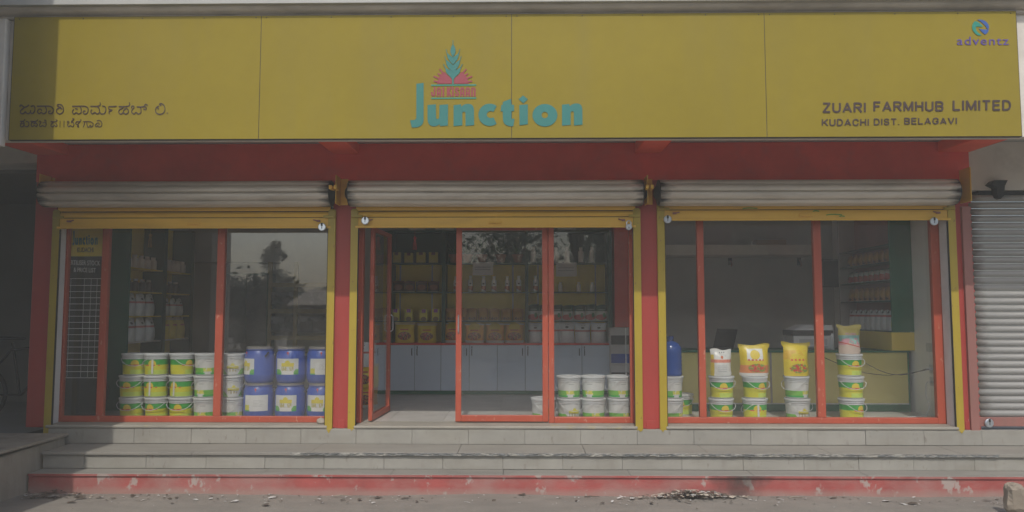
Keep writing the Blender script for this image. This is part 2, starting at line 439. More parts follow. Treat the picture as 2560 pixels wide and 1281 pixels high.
# pillars
XP = [(-5.27, -5.035), (-2.045, -1.795), (1.19, 1.462), (4.49, 4.735)]
ZCT = WZ(358, YP) + .0                        # soffit height
for a, b in XP:
    part('pillar', MB().box(a, b, YP, -.045, ZF - .03, WZ(452, YP)), M_PILLAR, bld, bev=.006)
part('red_wall', MB().box(BL, BR, YP - .003, .02, WZ(452, YP), ZCT - .002), M_RED, bld)
part('soffit', MB().box(-7.5, 7.5, YS + .10, .02, ZCT, ZCT + .10), M_WHITEBAND, bld)
ZS0, ZS1 = WZ(345, YS), WZ(36, YS)            # sign bottom and top
part('canopy_beam', MB().box(-7.5, 7.5, YS + .055, YS + .16, ZS0 + .006, ZS1 + .03), M_CREAM, bld)
# moulding and white band along the top
prof = [(YS + .055, 0), (YS + .03, .004), (YS + .022, .02), (YS + .03, .035), (YS - .012, .05), (YS - .03, .062), (YS - .045, .082), (YS - .048, .094)]
def profile_x(pts, z0, xa, xb, mb):
    n = len(pts); vs = [(xa, p[0], z0 + p[1]) for p in pts] + [(xb, p[0], z0 + p[1]) for p in pts]
    fs = [(i, n + i, n + i + 1, i + 1) for i in range(n - 1)] + [tuple(range(n)), tuple(reversed(range(n, 2 * n)))]
    return mb.add(vs, fs)
zc = WZ(38, YS)
part('moulding', profile_x(prof + [(YS + .16, .094)], zc - .006, -7.5, 7.5, MB()), M_MOULD, bld, smooth=True)
zb = zc - .006 + .0945
YB = YS - .090
part('white_band', MB().box(-7.5, 7.5, YB, 2.8, zb, zb + .062), M_WHITEBAND, bld, bev=.004)
# plaster surround at both ends of the sign
part('end_plaster', MB().box(-7.5, WX(13, YS, 180), YS - .02, YS + .054, ZS0 - .06, zc - .008), M_CREAM, bld, bev=.01)
# brackets under the canopy
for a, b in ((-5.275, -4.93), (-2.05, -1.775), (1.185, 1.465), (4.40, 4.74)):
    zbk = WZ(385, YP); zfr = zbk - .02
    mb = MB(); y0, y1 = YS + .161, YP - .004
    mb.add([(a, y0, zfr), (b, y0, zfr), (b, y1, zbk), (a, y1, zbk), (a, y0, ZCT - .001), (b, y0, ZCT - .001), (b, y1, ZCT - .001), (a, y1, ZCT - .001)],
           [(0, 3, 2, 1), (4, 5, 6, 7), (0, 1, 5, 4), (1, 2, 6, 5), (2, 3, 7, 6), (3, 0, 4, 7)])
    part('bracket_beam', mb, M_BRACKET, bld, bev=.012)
# storey above, just seen over the band
part('upper_wall', MB().box(-4.55, 7.5, 1.2, 2.8, zb + .063, zb + 3.0), M_CREAM, bld)
for a, b in ((230, 520), (625, 830), (1095, 1280)):
    part('upper_window', MB().box(WX(a, 1.2, 2), WX(b, 1.2, 2), 1.17, 1.198, zb + .25, zb + 1.6), M_BROWNSTEEL, bld)
# inside walls, floor, ceiling
YBK = 3.25
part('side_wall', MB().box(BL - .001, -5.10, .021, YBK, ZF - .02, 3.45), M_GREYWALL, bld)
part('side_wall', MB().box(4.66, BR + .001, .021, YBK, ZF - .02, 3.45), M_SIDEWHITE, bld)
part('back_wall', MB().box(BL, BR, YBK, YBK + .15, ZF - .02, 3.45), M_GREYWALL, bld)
part('ceiling', MB().box(BL, BR, .021, YBK, ZCT + .11, ZCT + .25), M_CEIL, bld)
part('lintel', MB().box(BL, BR, -.06, .015, 2.95, ZCT - .003), M_INNERWHITE, bld)
part('floor_bed', MB().box(BL, BR, -.05, YBK, ZF - .06, ZF - .012), M_GROUT, bld)
X = -5.09
while X < 4.65:
    Yt = .10
    while Yt < YBK - .05:
        part('floor_tile', MB().box(X + .0015, min(X + .6, 4.655) - .0015, Yt + .0015, min(Yt + .6, YBK) - .0015, ZF - .011, ZF + random.uniform(-.0006, .0006)), M_TILEFLOOR, bld)
        Yt += .6
    X += .6
# white reveals of the openings
for a, b in ((-5.034, -5.015), (4.472, 4.489)):
    part('reveal', MB().box(a, b, YP + .02, -.046, ZF, 2.95), M_INNERWHITE, bld)
# sill slabs with a rounded nose, between the pillars
for (a, b) in ((-5.03, -2.06), (-1.78, 1.18), (1.475, 4.485)):
    part('sill_slab', MB().box(a, b, Y3 - .012, .099, ZF - .031, ZF + .001), M_SILL, bld, bev=.013, seg=3)
for a, b in XP[1:]:
    part('pillar_foot', MB().box(a + .085, b - .085 if b < 4 else b - .004, YP - .008, YP - .0005, ZF - .032, ZF + .055), M_PILLAR, bld, bev=.004)

# ------------------------------------------------------------------ the sign board
sgn = thing('sign_board', 'long yellow fascia sign board of four panels with Junction in teal letters', 'sign')
def S(px, py): return W(px, py, YS)
sx0, sx1 = S(29, 190)[0], S(2548, 190)[0]
joins = [sx0, S(650, 190)[0], S(1279, 190)[0], S(1914, 190)[0], sx1]
part('steel_frame', MB().box(sx0 - .006, sx1 + .004, YS + .004, YS + .05, ZS0 - .004, ZS1 + .006), M_DARKGAP, sgn)
for i in range(4):
    a, b = joins[i] + .003, joins[i + 1] - .003
    # a thin sheet that bellies slightly between its fixings
    nx, nz = 12, 6; vs = []; fs = []
    for j in range(nz + 1):
        for k in range(nx + 1):
            u, v = k / nx, j / nz
            bow = .0010 * math.sin(math.pi * u) * math.sin(math.pi * v) * math.cos(3 * u + i) + .001 * math.sin(9 * u + 2 * i) * (v * (1 - v))
            vs.append((a + (b - a) * u, YS + bow, ZS0 + (ZS1 - ZS0) * v))
    for j in range(nz):
        for k in range(nx): fs.append((j * (nx + 1) + k, j * (nx + 1) + k + 1, (j + 1) * (nx + 1) + k + 1, (j + 1) * (nx + 1) + k))
    mb = MB(); mb.add(vs, fs)
    pn = part('sign_panel', mb, M_SIGN, sgn)
    so = pn.modifiers.new('sheet', 'SOLIDIFY'); so.thickness = .004; so.offset = -1
    for u in (.02, .28, .52, .77, .98):
        part('screw', MB().lathe([(.006, 0), (.005, -.003)], 8, (a + (b - a) * u, YS - .002, ZS1 - .018), axis='Y'), M_DARKGAP, pn)
YL0, YL1 = YS - .0048, YS - .0025                # lettering sheet, proud of the panels
def traced(org, sc):
    return lambda p: S(org[0] + p[0] / sc, org[1] + p[1] / sc)
def arc(cx, cy_, rx, ry, a0, a1, n):
    return [(cx + rx * math.cos(R(a0 + (a1 - a0) * i / n)), cy_ + ry * math.sin(R(a0 + (a1 - a0) * i / n))) for i in range(n + 1)]
TA = 9.15
nn_ = [(1135, 675), (1305, 655), (1310, 710), (1340, 685), (1370, 665), (1410, 650), (1450, 645), (1495, 647), (1530, 655), (1560, 675), (1580, 700), (1595, 740), (1602, 790), (1605, 1130), (1410, 1150), (1405, 845), (1395, 828), (1372, 822), (1348, 830), (1335, 850), (1335, 1135), (1135, 1155)]
JUNCTION = [('a', [[(285, 185), (450, 165), (450, 1000), (446, 1045), (432, 1090), (408, 1125), (375, 1153), (330, 1172), (270, 1185), (180, 1187), (140, 1020), (230, 1015), (258, 1004), (275, 985), (283, 950)]]),
    ('a', [[(540, 670), (730, 655), (735, 955), (742, 980), (757, 992), (780, 992), (796, 980), (805, 955), (815, 670), (1010, 655), (1005, 1140), (825, 1155), (820, 1105), (790, 1128), (745, 1150), (680, 1160), (625, 1148), (582, 1120), (555, 1078), (543, 1030), (540, 980)]]),
    ('a', [nn_]),
    ('a', [arc(1960, 895, 258, 255, -52, -308, 26) + [(2050, 960)] + arc(1985, 890, 92, 80, 55, 305, 14) + [(2050, 825)]]),
    ('b', [[(250, 600), (430, 530), (445, 662), (505, 670), (505, 810), (445, 815), (445, 985), (515, 985), (490, 1150), (440, 1158), (390, 1153), (330, 1132), (285, 1100), (262, 1055), (250, 990), (245, 815), (195, 815), (215, 670), (245, 665)]]),
    ('b', [[(625, 670), (820, 655), (820, 1110), (630, 1135)]]), ('b', [[(610, 540), (710, 450), (820, 540), (720, 635)]]),
    ('b', [arc(1210, 905, 285, 258, 0, 352, 30), arc(1207, 900, 75, 73, 0, 345, 16)]),
    ('b', [[(x + 465, y - 10) for x, y in nn_]])]
def junction(place, y0, y1, parent, mat, name='letter', grow=None):
    for k, loops in JUNCTION:
        off = (1010 if k == 'a' else 1230, 190)
        L = [[place((off[0] + p[0] / TA, off[1] + p[1] / TA)) for p in l] for l in loops]
        part(name, MB().prism(L, y0, y1), mat, parent)
junction(lambda p: S(*p), YL0, YL1, sgn, M_TEAL)
# wheat ear over a rising sun
lg = traced((1060, 90), 7.533)
def mir(l): return [(1092 - x, y) for x, y in l]
def lpart(name, loops, mat, y0=YL0, y1=YL1): return part(name, MB().prism([[lg(p) for p in loops]], y0, y1), mat, sgn)
sunl = [(248, 905), (256, 860), (270, 815), (290, 772), (315, 735), (350, 703), (392, 684), (420, 720), (450, 752), (495, 785), (518, 812), (526, 845), (526, 905)]
for f in (lambda l: l, mir):
    lpart('sun_half', f(sunl), M_LOGO_RED)
    for a, b in (((190, 858), (262, 868)), ((188, 766), (282, 808)), ((268, 716), (325, 754)), ((300, 632), (362, 705))):
        part('sun_ray', MB().ribbon([lg(p) for p in f([a, b])], 29 / 7.533 * .0036, YL0 - .0006, YL1), M_LOGO_RED, sgn)
    for l in ([(410, 255), (421, 255), (442, 330), (490, 370), (530, 400), (546, 412), (546, 545), (500, 495), (465, 450), (444, 400), (430, 340)],
              [(384, 385), (394, 385), (418, 455), (470, 490), (515, 528), (546, 560), (546, 690), (500, 645), (455, 600), (425, 540), (411, 470)],
              [(362, 538), (374, 533), (410, 600), (460, 632), (510, 655), (546, 692), (546, 815), (530, 815), (490, 768), (440, 722), (412, 680), (408, 635)]):
        lpart('wheat_grain', f(l), M_TEAL, YL0 - .001, YL1)
lpart('wheat_grain', [(546, 150), (575, 205), (592, 250), (597, 300), (575, 360), (546, 405), (517, 360), (497, 300), (503, 250), (518, 205)], M_TEAL, YL0 - .001, YL1)
lpart('wheat_awn', [(541, 82), (551, 82), (553, 155), (539, 155)], M_TEAL)
lpart('wheat_stem', [(526, 806), (566, 806), (560, 830), (558, 925), (534, 925), (532, 830)], M_TEAL, YL0 - .0015, YL1)
lpart('rule_bar', [(135, 922), (985, 917), (985, 941), (135, 946)], M_LOGO_GREEN)
lpart('rule_bar', [(135, 1168), (985, 1163), (985, 1187), (135, 1192)], M_LOGO_GREEN)
kis = [[(200, 972), (200, 1105), (186, 1127), (164, 1127), (151, 1108), (150, 1068)],
       [(256, 1138), (256, 1010), (268, 985), (296, 985), (308, 1010), (308, 1138)], [(262, 1084), (302, 1084)], [(365, 972), (365, 1138)],
       [(447, 972), (447, 1138)], [(502, 972), (466, 1052), (502, 1138)], [(545, 972), (545, 1138)],
       [(646, 1022), (643, 993), (620, 983), (598, 995), (598, 1030), (642, 1075), (646, 1108), (632, 1128), (604, 1126), (595, 1090)],
       [(696, 1138), (696, 1010), (708, 985), (736, 985), (748, 1010), (748, 1138)], [(702, 1084), (742, 1084)],
       [(800, 1138), (800, 1010), (812, 985), (840, 985), (852, 1010), (852, 1138)], [(806, 1084), (846, 1084)],
       [(906, 1138), (906, 984), (935, 984), (957, 1005), (957, 1138)]]
KW = 33 / 7.533 * .0036
groups = [[0], [1, 2], [3], [4, 5], [6], [7], [8, 9], [10, 11], [12]]
for g in groups:
    mb = MB()
    for q, i in enumerate(g): mb.ribbon([lg(p) for p in kis[i]], KW, YL0 - .0004 * q, YL1, smooth=False)
    part('letter', mb, M_LOGO_RED, sgn)
# the round emblem
ad = traced((2380, 40), 14.222)
part('emblem_swirl', MB().prism([[ad(p) for p in [(800, 200), (870, 205), (930, 240), (1000, 290), (1090, 370), (1060, 395), (980, 392), (900, 385), (855, 392), (835, 415), (835, 460), (860, 530), (895, 580), (940, 620), (1040, 700), (980, 710), (920, 703), (860, 672), (800, 620), (740, 540), (710, 460), (703, 390), (715, 330), (750, 250)]]], YL0, YL1), M_LOGO_GREEN, sgn)
part('emblem_swirl', MB().prism([[ad(p) for p in [(895, 150), (960, 140), (1030, 143), (1110, 165), (1180, 200), (1240, 255), (1285, 320), (1308, 400), (1295, 470), (1228, 458), (1190, 380), (1140, 320), (1090, 270), (980, 190)]]], YL0, YL1), M_LOGO_BLUE, sgn)
part('emblem_swirl', MB().prism([[ad(p) for p in [(940, 455), (1000, 472), (1060, 485), (1130, 494), (1200, 495), (1300, 482), (1280, 560), (1235, 630), (1170, 667), (1110, 630), (1060, 585), (1010, 530)]]], YL0, YL1), M_LOGO_BLUE, sgn)

def text_mb(s, bold=0.0, space=1.0):
    """outline letters as triangles, x in 0..w, z from the baseline up, unit size; returns (verts, faces, width, height)"""
    cu = bpy.data.curves.new('t', 'FONT'); cu.body = s; cu.offset = bold; cu.space_character = space; cu.resolution_u = 3; cu.fill_mode = 'FRONT'
    o = bpy.data.objects.new('t', cu); COL.objects.link(o)
    bpy.context.view_layer.update()
    me = o.evaluated_get(bpy.context.evaluated_depsgraph_get()).to_mesh()
    v = [(p.co.x, p.co.y) for p in me.vertices]; f = [tuple(p.vertices) for p in me.polygons]
    o.to_mesh_clear(); bpy.data.objects.remove(o); bpy.data.curves.remove(cu)
    return v, f
def text_on(s, place, x0, x1, ytop, ybase, y0, y1, bold=0.0, space=1.0, slope=0.0):
    """text stretched between photo columns x0..x1, capital height ytop..ybase"""
    v, f = text_mb(s, bold, space)
    mx0 = min(p[0] for p in v); mx1 = max(p[0] for p in v); cap = .70
    pts = []
    for p in v:
        u = (p[0] - mx0) / (mx1 - mx0)
        px = x0 + (x1 - x0) * u; py = ybase - (ybase - ytop) * p[1] / cap + slope * (px - x0)
        pts.append(place((px, py)))
    n = len(pts); mb = MB()
    vs = [(p[0], y0, p[1]) for p in pts] + [(p[0], y1, p[1]) for p in pts]
    ff = [q if True else q for q in f] + [tuple(reversed([i + n for i in q])) for q in f]
    edges = {}
    for q in f:
        for i in range(len(q)):
            a, b = q[i], q[(i + 1) % len(q)]
            k = (min(a, b), max(a, b)); edges.setdefault(k, []).append((a, b))
    for k, l in edges.items():
        if len(l) == 1: a, b = l[0]; ff.append((b, a, a + n, b + n))
    return mb.add(vs, ff)
SP = lambda p: S(*p)
_rb = [(0, 1), (.62, 1), (.9, .93), (1, .76), (.9, .58), (.62, .52), (0, .52)]
STROKES = {'Z': (.60, [[(0, 1), (1, 1)], [(1, 1), (0, 0)], [(0, 0), (1, 0)]]), 'U': (.64, [[(0, 1), (0, .30), (.14, .08), (.5, 0), (.86, .08), (1, .30), (1, 1)]]),
    'A': (.72, [[(0, 0), (.5, 1)], [(.5, 1), (1, 0)], [(.18, .30), (.82, .30)]]), 'R': (.64, [[(0, 0), (0, 1)], _rb, [(.5, .52), (1, 0)]]), 'I': (.001, [[(0, 0), (0, 1)]]),
    'F': (.54, [[(0, 0), (0, 1)], [(0, 1), (1, 1)], [(0, .53), (.85, .53)]]), 'M': (.80, [[(0, 0), (0, 1)], [(0, 1), (.5, .06)], [(.5, .06), (1, 1)], [(1, 1), (1, 0)]]),
    'H': (.64, [[(0, 0), (0, 1)], [(1, 0), (1, 1)], [(0, .52), (1, .52)]]), 'B': (.62, [[(0, 0), (0, 1)], _rb, [(0, 0), (.66, 0), (.92, .07), (1, .26), (.9, .45), (.62, .52)]]),
    'L': (.54, [[(0, 1), (0, 0)], [(0, 0), (1, 0)]]), 'T': (.62, [[(0, 1), (1, 1)], [(.5, 1), (.5, 0)]]), 'E': (.56, [[(0, 0), (0, 1)], [(0, 1), (1, 1)], [(0, .53), (.9, .53)], [(0, 0), (1, 0)]]),
    'D': (.64, [[(0, 0), (0, 1)], [(0, 1), (.5, 1), (.85, .86), (1, .5), (.85, .14), (.5, 0), (0, 0)]]), 'K': (.66, [[(0, 0), (0, 1)], [(1, 1), (.05, .40)], [(.36, .60), (1, 0)]]),
    'C': (.66, [[(1, .72), (.86, .93), (.5, 1), (.14, .86), (0, .5), (.14, .14), (.5, 0), (.86, .08), (1, .28)]]), 'S': (.60, [[(.95, .76), (.82, .95), (.5, 1), (.15, .93), (.05, .74), (.22, .56), (.78, .45), (.97, .26), (.85, .06), (.5, 0), (.15, .06), (.02, .26)]]),
    'G': (.70, [[(1, .74), (.86, .93), (.5, 1), (.14, .86), (0, .5), (.14, .14), (.5, 0), (.82, .07), (1, .22), (1, .46)], [(.6, .46), (1, .46)]]), 'V': (.72, [[(0, 1), (.5, 0)], [(.5, 0), (1, 1)]]), '.': (.001, [[(0, 0), (0, .03)]])}
def bold_word(s, x0, x1, yt, yb):
    H = yb - yt; sw = H * .185; gap = H * .17
    wid = [STROKES[c][0] * H + sw for c in s]; tot = sum(wid) + gap * (len(s) - 1); k = (x1 - x0) / tot; x = x0
    for c, wd in zip(s, wid):
        mb = MB(); sl = -.004 * (x - x0)
        for q, st in enumerate(STROKES[c][1]):
            pts = [S(x + (sw / 2 + p[0] * (wd - sw)) * k, yb + sl - sw / 2 - p[1] * (H - sw)) for p in st]
            mb.ribbon(pts, sw * .0036, YL0 - .0004 * q, YL1, smooth=len(st) > 2)
        part('letter', mb, M_INK, sgn); x += (wd + gap) * k
bold_word('ZUARI', 2056, 2164, 257, 283)
bold_word('FARMHUB', 2183, 2358, 254, 280)
bold_word('LIMITED', 2381, 2527, 251, 278)
bold_word('KUDACHI', 2054, 2172, 298, 316)
bold_word('DIST.', 2184, 2248, 297, 314)
bold_word('BELAGAVI', 2260, 2392, 295, 312)
part('lettering', text_on('adventz', SP, 2392, 2521, 92, 113, YL0, YL1, .0, 1.12), M_VIOLET, sgn)
kn = traced((40, 250), 6.4)
K1 = [[[(70, 112), (66, 98), (85, 84), (110, 100), (140, 120), (185, 104), (206, 84)], [(132, 128), (108, 150), (76, 178), (78, 210), (112, 224), (142, 204), (152, 190), (172, 214), (205, 222), (232, 200), (240, 170)], [(246, 108), (285, 96), (306, 130), (302, 180), (272, 218), (236, 212)]],
      [[(345, 105), (450, 103), (545, 105), (592, 138), (600, 185), (568, 222), (528, 214), (526, 188), (556, 182)], [(414, 176), (398, 152), (364, 158), (346, 192), (374, 224), (408, 204), (440, 224), (480, 208), (492, 160), (472, 110)]],
      [[(722, 124), (672, 106), (662, 86), (692, 74), (735, 86), (762, 140), (755, 195), (702, 228), (652, 196), (656, 156), (700, 132), (742, 150)]],
      [[(905, 105), (1010, 104), (1110, 105), (1154, 140), (1150, 200), (1112, 228), (1080, 214), (1080, 186), (1110, 180)], [(956, 140), (988, 152)], [(925, 152), (906, 194), (930, 228), (968, 206), (1002, 228), (1044, 206), (1046, 150), (1030, 116)]],
      [[(1200, 105), (1310, 104), (1350, 82), (1346, 44)], [(1216, 160), (1200, 195), (1226, 227), (1264, 202), (1302, 228), (1340, 196), (1330, 140), (1302, 112)], [(1340, 196), (1374, 228), (1420, 214), (1441, 160), (1426, 112), (1386, 100)]],
      [[(1490, 110), (1550, 108), (1610, 105)], [(1490, 110), (1486, 148), (1512, 160), (1542, 165)], [(1540, 168), (1490, 196), (1500, 230)]],
      [[(1650, 110), (1780, 106), (1820, 82), (1816, 46)], [(1722, 114), (1700, 138), (1660, 160), (1646, 200), (1680, 230), (1718, 202), (1722, 166)], [(1720, 202), (1756, 230), (1800, 205), (1796, 160), (1762, 140), (1732, 164)]],
      [[(1852, 130), (1852, 106), (1880, 100), (1890, 126), (1860, 160), (1856, 200), (1890, 230), (1924, 202), (1960, 230), (2000, 206), (2002, 150), (1986, 116)], [(1940, 115), (2045, 110), (2072, 72), (2106, 90)], [(2050, 110), (2086, 126), (2076, 158), (2046, 150)]],
      [[(2286, 104), (2252, 122), (2236, 162), (2246, 210), (2300, 233), (2360, 214), (2386, 150), (2366, 86), (2320, 60), (2300, 76), (2322, 94)], [(2268, 128), (2286, 150)]],
      [[(2420, 215), (2432, 215)]]]
K2 = [[[(70, 345), (128, 341), (145, 312)], [(75, 385), (130, 385)], [(100, 347), (76, 400), (78, 425), (105, 434), (134, 406), (132, 366), (104, 350)], [(136, 410), (166, 434), (204, 416), (206, 362), (168, 350)]],
      [[(240, 345), (326, 344), (350, 316)], [(320, 362), (266, 362), (246, 396), (262, 430), (295, 412), (326, 432), (345, 402), (326, 376), (290, 386)]],
      [[(376, 362), (376, 346), (400, 346), (396, 376), (376, 406), (396, 432), (430, 412), (460, 432), (485, 406), (480, 370), (432, 370)], [(482, 366), (482, 332), (462, 324), (464, 346)]],
      [[(565, 362), (566, 346), (590, 352), (640, 350), (662, 332), (642, 320)], [(597, 365), (566, 392), (566, 424), (595, 432), (620, 408), (640, 430), (661, 410), (642, 380)]],
      [[(708, 338), (706, 438)]], [[(771, 338), (770, 438)]],
      [[(826, 370), (826, 346), (850, 350), (845, 376), (826, 400), (846, 432), (876, 412), (905, 432), (930, 405), (920, 366), (886, 360)], [(890, 346), (926, 322), (906, 306), (932, 304)]],
      [[(1042, 316), (1030, 346), (972, 350), (956, 380), (984, 394), (1010, 370), (1032, 348)], [(985, 396), (1002, 410), (986, 426), (1000, 438), (1006, 424)]],
      [[(1080, 350), (1186, 350), (1236, 380), (1230, 420), (1200, 436), (1180, 420), (1200, 404)], [(1106, 355), (1082, 436)], [(1132, 355), (1148, 430), (1172, 436)]],
      [[(1300, 338), (1340, 330), (1376, 370), (1370, 420), (1332, 434), (1310, 412), (1290, 434), (1270, 410), (1300, 376), (1330, 376), (1336, 404)]]]
for K, w in ((K1, 19), (K2, 14.5)):
    for i, g in enumerate(K):
        mb = MB()
        ww = w * (1.12 if i < 2 else 1.0)
        for k, st in enumerate(g): mb.ribbon([kn(p) for p in st], ww / 6.4 * .0036, YL0 - .0003 * k, YL1, taper=.45)
        part('letter', mb, M_INK, sgn)
# ------------------------------------------------------------------ rolled-up shutters
def coil_mat(a, b):
    m = MatB('galvanised_coil', .45, .3).base((.66, .60, .51)); m.vary(.18, 2.2, stretch=(.25, 1, 1))
    m.mix(m.ramp(m.noise(5, 8, (.35, 1, 2), world=True, off=5), .5, .8) * .6, (.32, .28, .22))
    m.mix(m.ramp(m.noise(22, 4, (.6, 1, 1), world=True, off=1), .69, .73) * .7, (.62, .61, .57))
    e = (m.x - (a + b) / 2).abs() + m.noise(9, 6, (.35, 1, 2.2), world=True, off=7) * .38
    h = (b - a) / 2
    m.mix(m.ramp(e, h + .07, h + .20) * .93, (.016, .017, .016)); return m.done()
def shutter(label, xc0, xc1, xr0, xr1, zbar, tilt, bay):
    """xc: coil ends, xr: outer sides of the guide rails, zbar: underside of the bottom bar"""
    t = thing('roller_shutter', label, 'shutter', group='raised roller shutters over the shop front')
    yc, zc_, r = -.365, WZ(483, -.365), .138
    # the coil: slats wound round the shaft, each a shallow convex rib
    seg = 9; per = 8; pr = []
    for k in range(seg):
        for j in range(per):
            a = 2 * math.pi * (k + j / per) / seg + .2
            pr.append((a, r - .026 if j == 0 else r - .010 + .012 * math.sin(math.pi * j / per)))
    n = len(pr); vs = []; fs = []
    nx = 14
    for i in range(nx + 1):
        X = xc0 + (xc1 - xc0) * i / nx
        for (a, rr) in pr:
            sag = .004 * math.sin(math.pi * i / nx)
            vs.append((X, yc - rr * math.sin(a), zc_ + rr * math.cos(a) - sag))
    for i in range(nx):
        for k in range(n): fs.append((i * n + k, i * n + (k + 1) % n, (i + 1) * n + (k + 1) % n, (i + 1) * n + k))
    fs.append(tuple(range(n))); fs.append(tuple(reversed(range(nx * n, nx * n + n))))
    mb = MB(); mb.add(vs, fs); part('coil', mb, coil_mat(xc0, xc1), t)
    for X, s in ((xc0, -1), (xc1, 1)):
        part('coil_drum', MB().lathe([(.132, X - s * .004), (.134, X + s * .010), (.09, X + s * .016), (.045, X + s * .05)], 20, (0, yc, zc_), axis='X'), M_GREASE, t, smooth=True)
    # hanging slats and bottom bar
    w0, w1 = xr0 + .055, xr1 - .055
    yl = -.215
    zt = zbar + .115
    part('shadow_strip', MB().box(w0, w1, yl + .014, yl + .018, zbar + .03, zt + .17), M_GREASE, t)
    for k in range(3):
        z0 = zt + k * .066 + .004
        pz = []
        for j in range(7):
            u = j / 6; pz.append((yl - .016 * math.sin(math.pi * u) - (0.004 if j in (0,) else 0) - k * .010, z0 + .058 * u))
        mb = MB(); m_ = len(pz)
        mb.add([(w0, p[0], p[1]) for p in pz] + [(w1, p[0], p[1]) for p in pz] + [(w0, p[0] + .004, p[1]) for p in pz] + [(w1, p[0] + .004, p[1]) for p in pz],
               [(i, m_ + i, m_ + i + 1, i + 1) for i in range(m_ - 1)] + [(2 * m_ + i + 1, 3 * m_ + i + 1, 3 * m_ + i, 2 * m_ + i) for i in range(m_ - 1)])
        part('slat', mb, M_CURTAIN, t, smooth=True)
    bar = part('bottom_bar', MB().box(w0 - .004, w1 + .004, yl - .012, yl + .012, zbar + .022, zt - .004), M_CURTAIN, t, bev=.003)
    part('bar_lip', MB().box(w0 - .004, w1 + .004, yl - .030, yl + .012, zbar, zbar + .0215), M_CURTAIN, t, bev=.003)
    xm = (w0 + w1) / 2
    part('handle', MB().box(xm - .07, xm + .07, yl - .034, yl - .0125, zbar + .045, zbar + .057).box(xm - .065, xm + .065, yl - .02, yl - .0122, zbar + .057, zbar + .075), M_CURTAIN, bar, bev=.004)
    # guide rails
    zr1 = zbar + .205
    for X, s in ((xr0, 1), (xr1, -1)):
        za = ZF - (.105 if (bay == 0 and s == 1) else .045)
        rail = part('guide_rail', MB().box(X, X + s * .078, YP - .038, YP - .004, za, zr1 - .012).box(X + s * .012, X + s * .066, YP - .0379, YP - .0041, zr1 - .0121, zr1), M_RAIL, t, bev=.003)
        part('rail_slot', MB().box(X + s * .0785, X + s * .084, YP - .036, YP - .010, za + .02, zbar - .01), M_GREASE, rail)
        # bolt across the rail
        zl = zbar + .108
        part('locking_bolt', MB().box(X + s * .012, X + s * .125, YP - .062, YP - .0385, zl, zl + .026), M_RAIL, t, bev=.002)
        part('hasp', MB().box(X + s * .165, X + s * .20, yl - .042, yl - .0125, zbar + .068, zbar + .086).tube([(X + s * .20, yl - .03, zbar + .08), (X + s * .235, yl - .036, zbar + .088)], .007, 6), M_BROWNSTEEL, t)
    # bearing plates beside the coil
    return t
dr = MB()
for X, L, w in ((-2.04, .045, .05), (-1.80, .02, .03), (1.21, .02, .05), (1.44, .025, .03), (4.51, .03, .05)):
    dr.prism([[(X - w / 2, ZF - .035), (X - w * .2, ZF - .035 - L * .6), (X, ZF - .035 - L), (X + w * .25, ZF - .035 - L * .5), (X + w / 2, ZF - .035)][::1]], Y3 - .0042, Y3 - .0030)
part('paint_drip', dr, M_RAIL, steps)
ZB = [WZ(572, -.215, 480), WZ(570, -.215, 1240), WZ(552, -.215, 2000)]
CX = [(WX(112, -.365, 483), WX(828, -.365, 483)), (WX(876, -.365, 483), WX(1604, -.365, 483)), (WX(1647, -.365, 483), WX(2385, -.365, 483))]
RX = [(-5.055, -2.008), (-1.845, 1.236), (1.412, 4.545)]
shl = ['raised shutter with yellow bottom bar over the window with blue drums', 'raised shutter with yellow bottom bar over the glass door', 'raised shutter with green scuffed yellow bottom bar over the counter window']
for i in range(3): shutter(shl[i], CX[i][0], CX[i][1], RX[i][0], RX[i][1], ZB[i], 0, i)
M_SCUFF = paint('green_scuff', (.10, .30, .05), .6, .2, 20)
for px, py, L in ((1875, 521, .15), (2085, 537, .16), (2040, 528, .06), (2105, 541, .05)):
    X, z = W(px, py, -.238); sc_ = MB(); sc_.ribbon([(X - L / 2, z - .004), (X - L * .1, z + .003), (X + L / 2, z - .002)], .010, -.2395, -.238); part('green_scuff', sc_, M_SCUFF, bld)
# bearing plates on the pillars
for (a, b, z0, z1) in ((-5.115, -5.065, WZ(512, YP), WZ(440, YP)), (-1.975, -1.885, WZ(515, YP), WZ(445, YP)), (1.285, 1.37, WZ(515, YP), WZ(447, YP)), (4.62, 4.665, WZ(512, YP), WZ(430, YP))):
    br = part('bearing_plate', MB().box(a, a + .010, YP - .20, YP - .004, z0, z1).box(a + .0101, b, YP - .012, YP - .0041, z0 + .01, z1 - .01), M_CURTAIN, bld, bev=.002)
    zm = (z0 + z1) / 2
    for s in ((0, 1) if -3 < a < 3 else ()):
        part('bearing_block', MB().box(a - .035 + s * .05, a - .005 + s * .05, YP - .335, YP - .201, zm - .018, zm + .022), M_CURTAIN, br, bev=.003)

